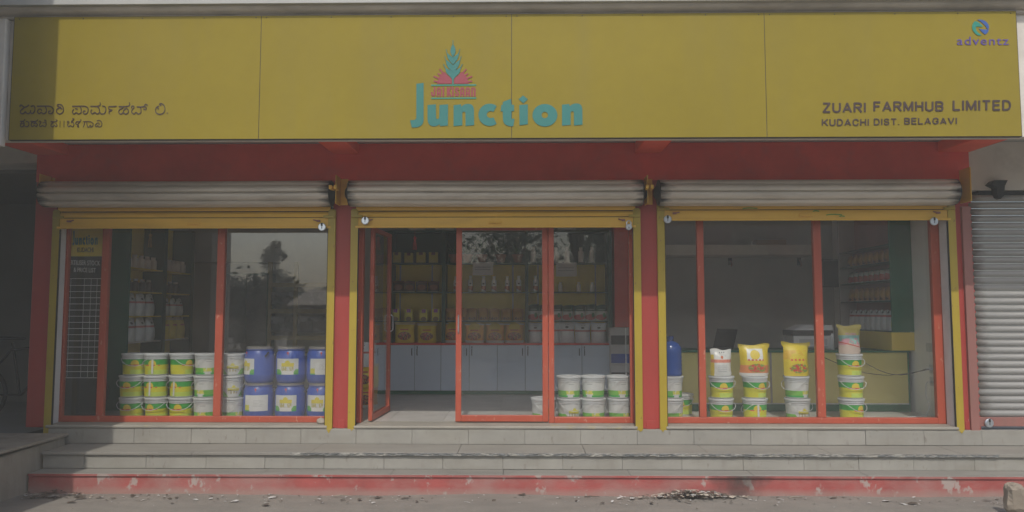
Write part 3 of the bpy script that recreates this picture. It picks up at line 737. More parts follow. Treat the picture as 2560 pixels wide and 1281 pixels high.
# padlocks
def padlock(px, py, Y, label, round_=True, size=.042):
    x, z = W(px, py, Y)
    t = thing('padlock', label, 'padlock', (x, Y, z), group='steel padlocks on the shutters')
    part('body', MB().lathe([(size * .86, .012), (size, .006), (size, -.006), (size * .86, -.012)], 26, axis='Y'), M_STEEL, t, smooth=True)
    part('keyhole', MB().box(-.003, .003, -.0132, -.0118, -.020, .002).lathe([(.005, -.0118), (.005, -.0133)], 8, (0, 0, -.004), axis='Y'), M_BRASS, t)
    if round_:
        part('shackle_notch', MB().box(-.010, .010, -.0134, -.0119, size * .35, size * 1.02).lathe([(.010, -.0119), (.010, -.0134)], 10, (0, 0, size * .35), axis='Y'), M_BRASS, t)
        part('shackle', MB().tube([(-.012, 0, size * .55), (-.006, 0, size * .95), (.012, .004, size * .98)], .005, 6), M_STEEL, t)
    else:
        part('shackle', MB().tube([(-.022, 0, size * .6), (-.022, 0, size * 1.4), (-.012, 0, size * 1.85), (.0, 0, size * 2.0), (.012, 0, size * 1.85), (.022, 0, size * 1.4), (.022, 0, size * .6)], .0058, 8), M_STEEL, t, smooth=True)
    return t
padlock(805, 568, -.275, 'round disc padlock on the bar above the blue drums')
padlock(913, 552, -.275, 'round disc padlock above the open glass door')
padlock(1572, 568, -.275, 'padlock with a tall shackle hanging above the fixed pane beside the door', False, .034)
padlock(1669, 549, -.275, 'round disc padlock above the blue water jar')
padlock(2335, 554, -.275, 'round disc padlock at the counter window end beside the white reveal')

# ------------------------------------------------------------------ glazing
FZ = ZF + .002
def member(name, a, b, z0, z1, parent, d0=-.032, d1=.030, groove=True):
    part(name, MB().box(a, b, d0, d1, z0, z1), M_FRAME, parent, bev=.006)
def pane(a, b, z0, z1, parent, mat=None):
    return part('pane', MB().box(a, b, -.003, .003, z0, z1), mat or M_GLASS, parent)
ZT = 2.93
w1 = thing('shop_window', 'orange red framed window full of pails and blue drums behind glass', 'window')
x_ = [WX(151, 0), WX(167, 0), WX(252, 0), WX(269, 0), WX(541, 0), WX(560, 0), -2.02, -1.97]
zr = WZ(1043, -.03)
member('stile', x_[0], x_[1], FZ, ZT, w1); member('mullion', x_[2], x_[3], zr + .0005, ZT, w1); member('mullion', x_[4], x_[5], zr + .0005, ZT, w1); member('stile', x_[6], x_[7], FZ, ZT, w1)
member('bottom_rail', x_[1] + .0005, x_[6] - .0005, FZ, zr, w1)
for a, b in ((x_[1], x_[2]), (x_[3], x_[4]), (x_[5], x_[6])): pane(a + .001, b - .001, zr + .001, ZT, w1, M_GLASS1 if a == x_[5] else None)
# entrance: jambs, shut leaf and fixed pane
en = thing('entrance_frame', 'orange red door frame with a fixed glass pane beside white pails', 'door frame')
e = [WX(893, 0), WX(908, 0), WX(1371, 0), WX(1385, 0), WX(1573, 0), WX(1593, 0)]
member('jamb', e[0], e[1], FZ, ZT, en, -.05, .05); member('jamb', e[2], e[3], FZ, ZT, en); member('jamb', e[4], e[5], FZ, ZT, en)
member('bottom_rail', e[3] + .0005, e[4] - .0005, FZ, zr, en)
pane(e[3] + .001, e[4] - .001, zr + .001, ZT, en)
ZD = WZ(566, 0)
member('transom', e[1] + .0005, e[2] - .0005, ZD + .012, ZD + .07, en)
pane(e[1] + .001, e[2] - .001, ZD + .071, ZT, en)
def leaf(label, wd, loc, rz, mirror=1):
    t = thing('glass_door', label, 'door', loc, rz)
    z0, z1 = .012, ZD - FZ
    st = .062
    s = mirror
    def mm(n_, a, b, c, d): part(n_, MB().box(min(s * a, s * b), max(s * a, s * b), -.022, .022, c, d), M_FRAME, t, bev=.005)
    mm('stile', 0, st, z0, z1); mm('stile', wd - st, wd, z0, z1); mm('bottom_rail', st + .0005, wd - st - .0005, z0, z0 + .068); mm('top_rail', st + .0005, wd - st - .0005, z1 - .045, z1)
    part('pane', MB().box(min(s * st, s * (wd - st)), max(s * st, s * (wd - st)), -.003, .003, z0 + .068, z1 - .045), M_GLASS, t)
    part('hinge', MB().lathe([(.012, .25), (.012, .35)], 10, (-s * .008, -.012, 0)).lathe([(.012, 1.6), (.012, 1.7)], 10, (-s * .008, -.012, 0)), M_FRAME, t)
    part('pull_handle', MB().tube([(s * (wd - .03), -.022, .95), (s * (wd - .03), -.05, .97), (s * (wd - .03), -.05, 1.13), (s * (wd - .03), -.022, 1.15)], .007, 8), M_STEEL, t)
    return t
leaf('shut glass door leaf between the open leaf and the fixed pane', e[2] - .004 - WX(1140, 0), (e[2] - .004, 0, FZ), 0, -1)
leaf('open glass door leaf swung inward into the shop', .86, (e[1] + .085, .02, FZ), R(87), 1)
w3 = thing('shop_window', 'orange red framed window in front of the yellow counter', 'window')
x_ = [WX(1646, 0), WX(1662, 0), WX(1744, 0), WX(1761, 0), WX(2036, 0), WX(2056, 0), WX(2331, 0), WX(2353, 0)]
member('stile', x_[0], x_[1], FZ, ZT, w3); member('mullion', x_[2], x_[3], zr + .0005, ZT, w3); member('mullion', x_[4], x_[5], zr + .0005, ZT, w3); member('stile', x_[6], x_[7], FZ, ZT, w3)
member('bottom_rail', x_[1] + .0005, x_[6] - .0005, FZ, zr, w3)
for a, b in ((x_[1], x_[2]), (x_[3], x_[4]), (x_[5], x_[6])): pane(a + .001, b - .001, zr + .001, ZT, w3)

# ------------------------------------------------------------------ the neighbours
nb = thing('neighbour_shop', 'cream wall of the next shop with its lowered grey shutter', 'building')
NX = 4.742
part('wall', MB().box(NX, 7.6, YP + .02, .25, WZ(478, YP), ZCT - .002), M_CREAM, nb)
part('wall', MB().box(6.9, 7.6, YP + .02, .25, ZF - .03, WZ(478, YP) - .001), M_CREAM, nb)
part('box_gap', MB().box(NX + .1, 6.9, YP + .05, .20, WZ(492, YP), WZ(478, YP) - .002), M_GREASE, nb)
sh = thing('roller_shutter', 'lowered grey slatted shutter with a brown bottom bar', 'shutter')
gx0, gx1 = WX(2414, YP - .02, 800), WX(2429, YP - .02, 800)
part('guide_rail', MB().box(gx0 + .004, gx1 + .03, YP - .035, YP + .03, ZF - .04, WZ(520, YP)), M_BROWNSTEEL, sh, bev=.003)
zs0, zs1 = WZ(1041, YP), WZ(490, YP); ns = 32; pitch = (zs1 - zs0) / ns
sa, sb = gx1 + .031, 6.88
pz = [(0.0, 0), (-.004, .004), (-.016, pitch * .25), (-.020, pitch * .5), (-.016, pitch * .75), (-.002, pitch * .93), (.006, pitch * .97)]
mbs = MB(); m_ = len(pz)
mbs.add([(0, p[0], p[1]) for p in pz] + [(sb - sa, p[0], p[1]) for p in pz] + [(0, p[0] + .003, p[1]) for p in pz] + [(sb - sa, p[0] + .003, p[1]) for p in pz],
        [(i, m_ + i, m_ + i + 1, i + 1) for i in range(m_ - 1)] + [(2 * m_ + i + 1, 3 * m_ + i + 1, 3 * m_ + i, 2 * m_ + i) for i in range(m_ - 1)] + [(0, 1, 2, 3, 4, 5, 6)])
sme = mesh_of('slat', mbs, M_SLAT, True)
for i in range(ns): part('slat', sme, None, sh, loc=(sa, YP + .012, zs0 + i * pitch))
part('bottom_bar', MB().box(sa - .02, sb, YP - .012, YP + .02, ZF + .004, zs0 - .001), M_BROWNSTEEL, sh, bev=.004)
# dangling cover plate over the coil
gp = [W(2482, 452, YP - .05), W(2515, 452, YP - .05), W(2508, 466, YP - .05), W(2506, 490, YP - .05), W(2498, 498, YP - .05), W(2490, 494, YP - .05), W(2488, 470, YP - .05), W(2472, 462, YP - .05)]
part('shaft_bracket', MB().prism([list(reversed(gp))], YP - .08, YP + .019), M_GREASE, sh)
padlock(2473, 1058, YP - .03, 'round disc padlock at the foot of the lowered grey shutter', True, .044)

# the open bay at the other side: a raised plinth and a dim parking recess
nl = thing('neighbour_bay', 'dim open bay beside the shop with a cream lintel and stained plinth', 'building')
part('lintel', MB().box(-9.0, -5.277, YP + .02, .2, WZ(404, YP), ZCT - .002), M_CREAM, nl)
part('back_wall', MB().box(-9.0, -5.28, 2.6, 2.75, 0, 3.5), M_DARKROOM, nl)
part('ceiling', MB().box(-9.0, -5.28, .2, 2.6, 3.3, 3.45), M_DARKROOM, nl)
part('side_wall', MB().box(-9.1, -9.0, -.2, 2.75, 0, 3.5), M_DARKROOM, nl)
mb = MB(); zp = .43
mb.add([(-9, -1.96, -.03), (-4.78, -1.96, -.03), (-4.78, Y3 - .02, -.03), (-9, Y3 - .02, -.03), (-9, -1.96, zp - .05), (-4.80, -1.96, zp - .05), (-4.80, Y3 - .02, zp), (-9, Y3 - .02, zp)],
       [(4, 5, 6, 7), (0, 1, 5, 4), (1, 2, 6, 5), (2, 3, 7, 6)])
part('plinth_wall', mb, M_STAIN, nl, bev=.02)
part('plinth_coping', MB().box(-9, -4.765, -1.965, Y3 - .015, zp + .002, zp + .035), M_STAIN, nl, bev=.015)
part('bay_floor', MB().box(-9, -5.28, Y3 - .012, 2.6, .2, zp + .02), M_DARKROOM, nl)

def bicycle():
    t = thing('bicycle', 'dark bicycle parked in the dim bay beside the red pillar', 'bicycle', (-5.75, .55, zp + .021), R(14))
    def wheel(cx):
        w = part('wheel', MB().lathe([(.33, -.018), (.345, 0), (.33, .018), (.30, .012), (.30, -.012), (.33, -.018)], 32, (cx, 0, .345), cap=False, axis='Y'), M_BLACK, t, smooth=True)
        sp = MB()
        for k in range(14):
            a = 2 * math.pi * k / 14
            sp.tube([(cx + .03 * math.cos(a), .01 * (-1) ** k, .345 + .03 * math.sin(a)), (cx + .305 * math.cos(a), 0, .345 + .305 * math.sin(a))], .0018, 4)
        part('spoke', sp, M_STEEL, w)
        part('hub', MB().lathe([(.03, -.04), (.03, .04)], 12, (cx, 0, .345), axis='Y'), M_STEEL, w)
    wheel(-.55); wheel(.52)
    part('frame', MB().tube([(-.55, 0, .345), (-.18, 0, .86)], .014, 8).tube([(-.18, 0, .84), (.32, 0, .90)], .016, 8).tube([(-.08, 0, .32), (-.18, 0, .92)], .016, 8)
         .tube([(-.08, 0, .32), (.34, 0, .80)], .018, 8).tube([(-.55, 0, .345), (-.08, 0, .32)], .013, 8), M_BLACK, t)
    part('fork', MB().tube([(.52, .04, .345), (.40, .03, .66), (.34, 0, .78), (.28, 0, 1.04)], .014, 8).tube([(.52, -.04, .345), (.40, -.03, .66), (.34, 0, .76)], .013, 8), M_BLACK, t)
    part('handlebar', MB().tube([(.20, .30, 1.02), (.30, .27, 1.06), (.32, .12, 1.06), (.28, 0, 1.04), (.32, -.12, 1.06), (.30, -.27, 1.06), (.20, -.30, 1.02)], .013, 8), M_BLACK, t)
    part('brake_cable', MB().tube([(.30, -.22, 1.08), (.42, -.16, 1.02), (.44, -.05, .86), (.38, 0, .68)], .004, 5).tube([(.30, .22, 1.08), (.44, .14, 1.0), (.42, .04, .80)], .004, 5), M_BLACK, t)
    part('saddle', MB().add([(-.36, -.09, .95), (-.36, .09, .95), (-.05, .025, .96), (-.05, -.025, .96), (-.36, -.08, 1.0), (-.36, .08, 1.0), (-.04, .02, .99), (-.04, -.02, .99)],
                            [(0, 1, 2, 3), (7, 6, 5, 4), (0, 4, 5, 1), (1, 5, 6, 2), (2, 6, 7, 3), (3, 7, 4, 0)]), M_BLACK, t, bev=.02)
    part('carrier', MB().box(-.75, -.32, -.06, .06, .70, .715).tube([(-.6, 0, .70), (-.55, 0, .36)], .008, 6), M_BLACK, t)
bicycle()
# ------------------------------------------------------------------ goods: pails, drums, bags, bottles
def bands(name, base, regs, rough=.4, rnd=.05, var=.05, varscale=9):
    m = MatB(name, rough).base(base)
    for c, fn in regs: m.mix(fn(m), c)
    m.rnd(rnd); m.vary(var, varscale)
    return m.done()
def AND(*e):
    q = e[0]
    for k in e[1:]: q = q * k
    return q
def between(v, a, b): return v.gt(a) * v.lt(b)
def disc(m, cx, cz, r, sx=1.0): 
    dx = (m.x - cx) * sx; dz = m.z - cz
    return (dx * dx + dz * dz).lt(r * r)
M_PAILWHITE = paint('white_pail_plastic', (.58, .59, .565), .38, .04, 3, dirt=.12, rnd=.04)
M_PAILLID = paint('white_lid_plastic', (.58, .595, .595), .4, .04, 3, rnd=.03)
M_WIRE = paint('white_handle_wire', (.55, .56, .56), .4, .05, 5)
front = lambda m: m.y.lt(0.0)
G_, Y_, LY_ = (.045, .34, .055), (.60, .57, .03), (.55, .56, .12)
M_LABEL_A = bands('pail_label_green_yellow', Y_, [
    (G_, lambda m: m.z.gt(.118)), ((.66, .50, .04), lambda m: AND(disc(m, 0, .128, .042), front(m))),
    ((.60, .07, .05), lambda m: AND(between(m.z, .108, .120), m.x.abs().lt(.075), front(m), (m.x * 95.0 + m.noise(40, 2)).sin().gt(-.35))),
    ((.50, .62, .10), lambda m: AND(m.z.lt(.062), (m.x * .9 + m.noise(6, 3) * .06).gt(-.01)))])
M_LABEL_B = bands('pail_label_white', (.57, .58, .555), [
    ((.16, .42, .06), lambda m: AND(m.z.lt(.085), ((m.x.abs() - .075) * 1.2 + m.z * .7).gt(-.012))),
    ((.05, .34, .07), lambda m: AND(m.z.lt(.034), (m.x.abs()).gt(.03))),
    ((.58, .56, .10), lambda m: AND(between(m.z, .045, .085), m.x.abs().lt(.045), m.noise(20, 3).gt(.48))),
    ((.30, .31, .30), lambda m: AND(between(m.z, .150, .157), between(m.x, -.02, .04), front(m)))])
M_LABEL_C = bands('pail_label_white_yellow_picture', (.57, .58, .555), [
    ((.16, .42, .06), lambda m: AND(m.z.lt(.075), (m.x.abs() + m.z * -.6).gt(.045))),
    ((.60, .55, .06), lambda m: AND(between(m.z, .075, .115), m.x.abs().lt(.062), front(m))),
    ((.35, .30, .16), lambda m: AND(between(m.z, .045, .088), m.x.abs().lt(.058), (m.noise(30, 3, (4, 1, .6))).gt(.5))),
    ((.62, .56, .06), lambda m: AND(disc(m, 0, .118, .020), front(m)))])
M_PATCH = paint('pail_white_patch', (.60, .61, .57), .45, .05, 8)
M_RED_INK = paint('red_ink', (.45, .06, .04), .5)
def bent_text(s, r, z0, h, width, bold=.006):
    v, f = text_mb(s, bold); a = min(p[0] for p in v); b = max(p[0] for p in v); mb = MB()
    vs = []
    for p in v:
        q = ((p[0] - a) / (b - a) - .5) * width / r
        vs.append((r * math.sin(q), -r * math.cos(q), z0 + h * p[1] / .7))
    return mb.add(vs, f)
def make_pail(mat, handle_front, patch=False, text=None):
    t = thing('pail', 'pail', 'pail')
    part('body', MB().lathe([(.112, 0), (.116, .004), (.127, .205), (.128, .222)], 32), M_PAILWHITE, t, smooth=True)
    lb = part('label', MB().lathe([(.1184, .014), (.1268, .178)], 32, cap=False), mat, t, smooth=True)
    if text: part('lettering', bent_text(text, .1245, .108, .014, .16), M_RED_INK, lb)
    part('rim', MB().lathe([(.1285, .196), (.134, .198), (.134, .205), (.1295, .207)], 32, cap=False).lathe([(.1285, .178), (.132, .180), (.132, .186), (.129, .188)], 32, cap=False), M_PAILLID, t, smooth=True)
    part('lid', MB().lathe([(.130, .218), (.139, .219), (.140, .236), (.135, .2405), (.128, .2395), (.126, .2355)], 32), M_PAILLID, t, smooth=True)
    pts = []
    for k in range(13):
        a = math.pi * k / 12
        if handle_front: pts.append((-.138 * math.cos(a), -.03 - .112 * math.sin(a) ** .6, .190 - .085 * math.sin(a)))
        else: pts.append((-.03 - .112 * math.sin(a) ** .6, .138 * math.cos(a), .190 - .10 * math.sin(a)))
    part('handle', MB().tube(pts, .0032, 6), M_WIRE, t, smooth=True)
    if patch:
        q = .02
        part('side_seam', MB().add([((.1282) * math.sin(q * s + .05), -(.1282) * math.cos(q * s + .05), z) for z in (.022, .18) for s in (-4, -2, 0, 2, 4)], [(i, i + 1, i + 6, i + 5) for i in range(4)]), M_PATCH, lb)
    return Proto(t)
PA = make_pail(M_LABEL_A, True, text='NAVRATNA POWER'); PA2 = make_pail(M_LABEL_A, False, patch=True); PB = make_pail(M_LABEL_B, False); PC = make_pail(M_LABEL_C, True)
HP = .242
M_BLUE = paint('blue_drum_plastic', (.035, .085, .38), .36, .08, 3, dirt=.15, dirtc=(.22, .22, .26), rnd=.05)
M_BAND = paint('drum_clamp_steel', (.36, .34, .32), .4, .1, 8, metallic=.5)
M_TAG = paint('red_seal_tag', (.62, .09, .08), .5)
M_DLABEL = bands('drum_label', (.62, .63, .61), [
    ((.14, .42, .08), lambda m: AND(m.z.lt(.155), (m.x.abs() * 1.1 + m.z * -.7).gt(-.015))),
    ((.05, .36, .09), lambda m: AND(m.z.lt(.115), m.x.abs().gt(.06))),
    ((.66, .56, .04), lambda m: AND(between(m.z, .185, .225), m.x.abs().lt(.068))), ((.66, .56, .04), lambda m: disc(m, 0, .225, .028)),
    ((.46, .42, .16), lambda m: AND(between(m.z, .140, .187), m.x.abs().lt(.066), m.noise(26, 3, (4, 1, .6)).gt(.48))),
    ((.68, .68, .65), lambda m: AND(m.z.lt(.135), m.x.abs().lt(.066)))])
M_DLABEL2 = bands('drum_label_plain', (.62, .63, .61), [
    ((.55, .52, .06), lambda m: AND(m.z.lt(.165), m.x.lt(-.065))), ((.05, .36, .09), lambda m: AND(m.z.lt(.11), m.x.lt(-.06))),
    ((.40, .41, .41), lambda m: AND(between(m.z, .15, .22), between(m.x, -.02, .085), (m.z * 420.0).sin().gt(.55), m.noise(50, 2).gt(.45)))])
def make_drum(mat, span):
    t = thing('drum', 'drum', 'drum')
    part('body', MB().lathe([(.135, 0), (.150, .012), (.162, .05), (.166, .085), (.1675, .092), (.166, .10), (.1665, .27), (.160, .318), (.146, .352), (.140, .362)], 36), M_BLUE, t, smooth=True)
    part('rim', MB().lathe([(.141, .362), (.150, .364), (.150, .371), (.141, .373)], 36, cap=False), M_BLUE, t, smooth=True)
    part('clamp_band', MB().lathe([(.138, .3735), (.146, .375), (.147, .396), (.138, .399)], 36), M_BAND, t, smooth=True)
    mb = MB(); vs = []; fs = []; n = 12
    for j, z in enumerate((.098, .272)):
        for k in range(n + 1):
            a = span[0] + (span[1] - span[0]) * k / n; vs.append((.1685 * math.sin(a), -.1685 * math.cos(a), z))
    for k in range(n): fs.append((k, k + 1, n + 2 + k, n + 1 + k))
    part('label', mb.add(vs, fs), mat, t, smooth=True)
    for s in (-1, 1):
        part('grip', MB().tube([(s * .150, .02, .335), (s * .176, .0, .335), (s * .180, -.02, .31), (s * .166, -.03, .295)], .010, 7), M_BLACK, t, smooth=True)
    part('seal_tag', MB().box(-.008, .010, -.163, -.158, .325, .345).add([(.0, -.160, .325), (.008, -.160, .325), (.004, -.164, .300)], [(0, 1, 2)]), M_TAG, t)
    return Proto(t)
DR = make_drum(M_DLABEL, (-.85, .72)); DR2 = make_drum(M_DLABEL2, (-.75, .85))

def bag_mesh(w, h, d, top=.16, lean=0.0, seed=0, flare=.0):
    """a filled sack: flat seam at the top, bulging below, slumped corners"""
    rr = random.Random(seed); nx, nz = 10, 14; vs = []; fs = []
    ph = [rr.uniform(0, 6) for _ in range(6)]
    for side in (-1, 1):
        for j in range(nz + 1):
            v = j / nz
            if v > 1 - top: th = .10 + .10 * (1 - v) / top
            else: th = (math.sin(math.pi * min(1, v / (1 - top) * .72 + .22)) ** .7)
            ww = w * (1 - .05 * math.sin(math.pi * v)) * (1 + (flare if v > 1 - top else 0)) * (.94 if j == 0 else 1)
            for i in range(nx + 1):
                u = i / nx * 2 - 1
                e = (1 - abs(u) ** 2.6) ** .6 if abs(u) < 1 else 0
                wr = .09 * math.sin(7 * u + 9 * v + ph[0]) * e + .06 * math.sin(15 * u - 11 * v + ph[1]) * e
                y = side * d * .5 * th * (e + wr * .5) 
                x = u * ww * .5 + .012 * w * math.sin(8 * v + ph[2]) 
                z = h * v + (.03 * h * math.sin(3 * u + ph[3]) if v > .97 else 0) + .012 * h * math.sin(5 * u + ph[4]) * v
                vs.append((x, y + lean * v * h, z))
    n = (nx + 1) * (nz + 1)
    for s in (0, 1):
        for j in range(nz):
            for i in range(nx):
                q = (s * n + j * (nx + 1) + i, s * n + j * (nx + 1) + i + 1, s * n + (j + 1) * (nx + 1) + i + 1, s * n + (j + 1) * (nx + 1) + i)
                fs.append(q if s == 0 else tuple(reversed(q)))
    for j in range(nz):
        a = j * (nx + 1); b = a + nx + 1
        fs.append((a, b, n + b, n + a)); a += nx; b += nx; fs.append((b, a, n + a, n + b))
    for i in range(nx):
        fs.append((i + 1, i, n + i, n + i + 1)); a = nz * (nx + 1) + i; fs.append((a, a + 1, n + a + 1, n + a))
    mb = MB(); return mb.add(vs, fs)
def bagmat(name, base, h, regs, rough=.35): return bands(name, base, [(c, (lambda f: (lambda m: f(m, h)))(f)) for c, f in regs], rough, .08, .08, 14)
veg = lambda m: (m.noise(45, 2)).gt(.5)
VEG = [((.10, .05, .04), lambda m, h: AND(disc(m, 0, h * .33, h * .20, .62), front(m))), ((.45, .28, .10), lambda m, h: AND(disc(m, 0, h * .33, h * .19, .62), veg(m), front(m))),
       ((.42, .06, .05), lambda m, h: AND(disc(m, 0, h * .33, h * .19, .62), m.noise(38, 2, off=3).gt(.57), front(m)))]
H1 = .30
M_BAG_Y = bagmat('yellow_sack', (.70, .53, .04), H1, [((.66, .53, .30), lambda m, h: m.z.gt(h * .86)), ((.50, .14, .05), lambda m, h: AND(between(m.z, h * .60, h * .67), m.x.abs().lt(.06)))] + VEG)
M_BAG_O = bagmat('orange_sack', (.68, .34, .05), H1, [((.62, .56, .45), lambda m, h: m.z.gt(h * .88)), ((.64, .62, .56), lambda m, h: m.z.lt(h * .12)), ((.60, .44, .04), lambda m, h: disc(m, 0, h * .78, h * .22, .8)), ((.45, .08, .05), lambda m, h: AND(between(m.z, h * .60, h * .66), m.x.abs().lt(.06)))] + VEG)
M_BAG_W = bagmat('white_sack', (.66, .67, .66), H1, [((.50, .16, .13), lambda m, h: between(m.z, h * .56, h * .64)), ((.04, .04, .045), lambda m, h: disc(m, 0, h * .75, h * .05, .6)),
                 ((.04, .04, .045), lambda m, h: AND(between(m.z, h * .86, h * .89), m.x.abs().lt(.03), (m.x * 300.0).sin().gt(.2)))])
M_BAG_BR = bagmat('brown_pouch', (.38, .19, .05), .15, [((.40, .22, .04), lambda m, h: disc(m, 0, h * .60, h * .30, .8)), ((.06, .03, .02), lambda m, h: AND(disc(m, 0, h * .25, h * .16, .5), veg(m))), ((.45, .42, .36), lambda m, h: m.z.lt(h * .07))])
M_BAG_DK = bagmat('dark_brown_pouch', (.075, .035, .02), .15, [((.20, .07, .03), lambda m, h: disc(m, 0, h * .45, h * .28, .7)), ((.40, .36, .30), lambda m, h: m.z.lt(h * .08)), ((.16, .07, .04), lambda m, h: m.z.gt(h * .90))])
M_BAG_GR = bagmat('green_top_pouch', (.50, .50, .46), .21, [((.015, .07, .035), lambda m, h: m.z.gt(h * .68)), ((.30, .34, .30), lambda m, h: AND(between(m.z, h * .76, h * .82), m.x.abs().lt(.05))),
                  ((.46, .10, .09), lambda m, h: disc(m, -.01, h * .26, h * .20, .55)), ((.03, .17, .05), lambda m, h: disc(m, .03, h * .40, h * .17, 1.6))])
M_BOX_Y = bagmat('yellow_carton', (.62, .55, .08), .17, [((.26, .05, .30), lambda m, h: AND(m.z.gt(h * .72), m.x.abs().lt(.03))), ((.20, .12, .04), lambda m, h: AND(disc(m, 0, h * .16, h * .2, .8)))])
M_BOX_D = bagmat('olive_carton', (.46, .39, .06), .15, [((.09, .02, .03), lambda m, h: AND(m.z.gt(h * .76), m.x.abs().lt(.028))), ((.46, .40, .10), lambda m, h: disc(m, 0, h * .12, h * .2, .8))])
M_BOTTLE = bands('white_bottle', (.76, .74, .70), [((.50, .22, .14), lambda m: AND(m.z.lt(.085), (m.z + m.x * .5).gt(.03))), ((.05, .05, .05), lambda m: AND(disc(m, 0, .12, .012, .7), front(m)))])
M_BOTTLE2 = paint('plain_white_bottle', (.72, .68, .62), .4, .05, 9, rnd=.06)
M_BOTTLE3 = paint('cream_bottle', (.74, .65, .56), .4, .06, 9, rnd=.06)
M_BOTTLEDK = paint('dark_bottle', (.06, .045, .035), .35, .1, 9, rnd=.1)
M_POT = paint('terracotta_pot', (.24, .10, .055), .75, .15, 8, rnd=.1)
M_LEAF = paint('leaf_green', (.04, .12, .035), .5, .25, 10, rnd=.2)
M_PAPER = paint('notice_paper', (.52, .50, .48), .8, .04, 5)
M_GREYINK = paint('grey_print', (.18, .18, .18), .7)
def one(name, mb, mat, label, cat, loc, rz=0, group=None, smooth=True):
    o = part(name, mb, mat, None, smooth=smooth, loc=loc); o.rotation_euler = (0, 0, rz); return tag(o, label, cat, group)
def mproto(name, mb, mat, cat, smooth=True):
    o = part(name, mb, mat, None, smooth=smooth); tag(o, name, cat); return Proto(o)
def bottle_proto(mat, r, h, capc=None, name='bottle'):
    t = thing(name, name, 'bottle')
    part('body', MB().lathe([(r * .92, 0), (r, .006), (r, h * .66), (r * .9, h * .74), (r * .55, h * .80), (r * .52, h * .84)], 18), mat, t, smooth=True)
    part('cap', MB().lathe([(r * .66, h * .84), (r * .66, h * .985), (r * .6, h)], 16), capc or mat, t, smooth=True)
    return Proto(t)

# ------------------------------------------------------------------ window display of pails and drums
YR = .26
def stack(px, items, lab, Y=YR):
    z = ZF; X = WX(px, Y, 960)
    n = len(items); pos = ['lowest', 'topmost'] if n == 2 else ['lowest', 'middle', 'topmost']
    for i, (p, rz, kind) in enumerate(items):
        p.put((X + random.uniform(-.009, .009), Y + random.uniform(-.014, .014), z), rz + random.uniform(-.25, .25), '%s, %s %s' % (kind, pos[i] if n > 1 else 'single', lab), 'pails displayed behind the glass')
        z += HP
    return X, z
YG, WG, WP = 'green and yellow banded white pail', 'white pail with green swooshes', 'white pail with a yellow picture'
stack(333, [(PA, .25, YG), (PA, .12, YG), (PA, .5, YG)], 'in the stack beside the dark green panel')
stack(392, [(PA, -.45, YG), (PA2, 0, YG), (PA2, 0, YG)], 'in the second stack from the dark green panel')
stack(453, [(PA, .1, YG), (PA2, -.1, YG), (PA, .9, YG)], 'in the third stack from the dark green panel')
stack(515, [(PB, .2, WG), (PB, -.3, WG), (PB, .5, WG)], 'in the stack between green yellow pails and mullion')
stack(580, [(PB, 1.2, WG), (PC, .4, WP), (PC, .2, WP)], 'in the stack beside the blue drums')
for k, (px, a, b, nm) in enumerate(((648, DR2, DR, 'next to the white pails'), (727, DR, DR, 'in the middle column of drums'), (806, DR, DR2, 'next to the yellow guide rail'))):
    X = WX(px, YR + .04, 950)
    a.put((X, YR + .04, ZF), random.uniform(-.1, .1), 'blue plastic drum standing on the floor ' + nm, 'blue drums stacked behind the glass')
    b.put((X + random.uniform(-.01, .01), YR + .04, ZF + .3995), {0: -.75, 1: .05, 2: .2}[k], 'blue plastic drum stacked on top ' + nm, 'blue drums stacked behind the glass')
stack(1356, [(PC, .5, WP)], 'behind the shut door leaf'); 
stack(1421, [(PC, .25, WP), (PB, .2, WG)], 'in the stack beside the door jamb')
stack(1484, [(PB, .1, WG), (PB, -.3, WG)], 'in the middle stack behind the fixed pane')
stack(1547, [(PB, .6, WG), (PB, .25, WG)], 'in the stack beside the cartons')
stack(1676, [(PB, .9, WG), (PB, .4, WG)], 'under the blue water jar')
stack(1703, [(PA, -.4, YG)], 'on the floor behind the water jar stack', .72)
b1 = stack(1803, [(PA, .02, YG), (PA, -.05, YG)], 'under the white sack')
b2 = stack(1886, [(PA2, .15, YG), (PA, .5, YG)], 'under the orange and yellow sack')
b3 = stack(1991, [(PC, .25, WP), (PB, .6, WG)], 'under the yellow vegetable sack')
b4 = stack(2126, [(PA, .5, YG), (PA, .0, YG), (PA, .08, YG)], 'under the pastel sack')
# sacks on top of the pails
HB = .33
M_SACK1 = bagmat('display_white_sack', (.60, .60, .57), .29, [((.60, .47, .06), lambda m, h: AND(m.x.lt(-.085), m.z.lt(h * .8))), ((.58, .20, .13), lambda m, h: between(m.z, h * .50, h * .62)), ((.52, .14, .05), lambda m, h: disc(m, 0, h * .70, h * .06, 1.2)),
                  ((.12, .12, .12), lambda m, h: AND(between(m.z, h * .86, h * .90), m.x.abs().lt(.035), (m.x * 260.0).sin().gt(.1))), ((.35, .36, .36), lambda m, h: AND(between(m.z, h * .12, h * .42), m.x.abs().lt(.05), (m.z * 300.0).sin().gt(.6)))])
M_SACK2 = bagmat('display_orange_sack', (.60, .46, .03), HB, [((.62, .62, .58), lambda m, h: AND(between(m.z, h * .52, h * .9), m.x.abs().lt(.085))), ((.62, .47, .03), lambda m, h: disc(m, 0, h * .70, h * .16, 1.0)), ((.60, .22, .08), lambda m, h: m.z.lt(h * .36)), ((.64, .62, .58), lambda m, h: m.z.lt(h * .10)),
                  ((.55, .12, .06), lambda m, h: AND(between(m.z, h * .50, h * .56), m.x.abs().lt(.09), (m.x * 160.0).sin().gt(-.3)))] + [((.20, .28, .06), lambda m, h: AND(disc(m, .02, h * .26, h * .15, .5), m.noise(40, 2).gt(.45))), ((.55, .06, .05), lambda m, h: AND(disc(m, .02, h * .26, h * .15, .5), m.noise(34, 2, off=4).gt(.55)))])
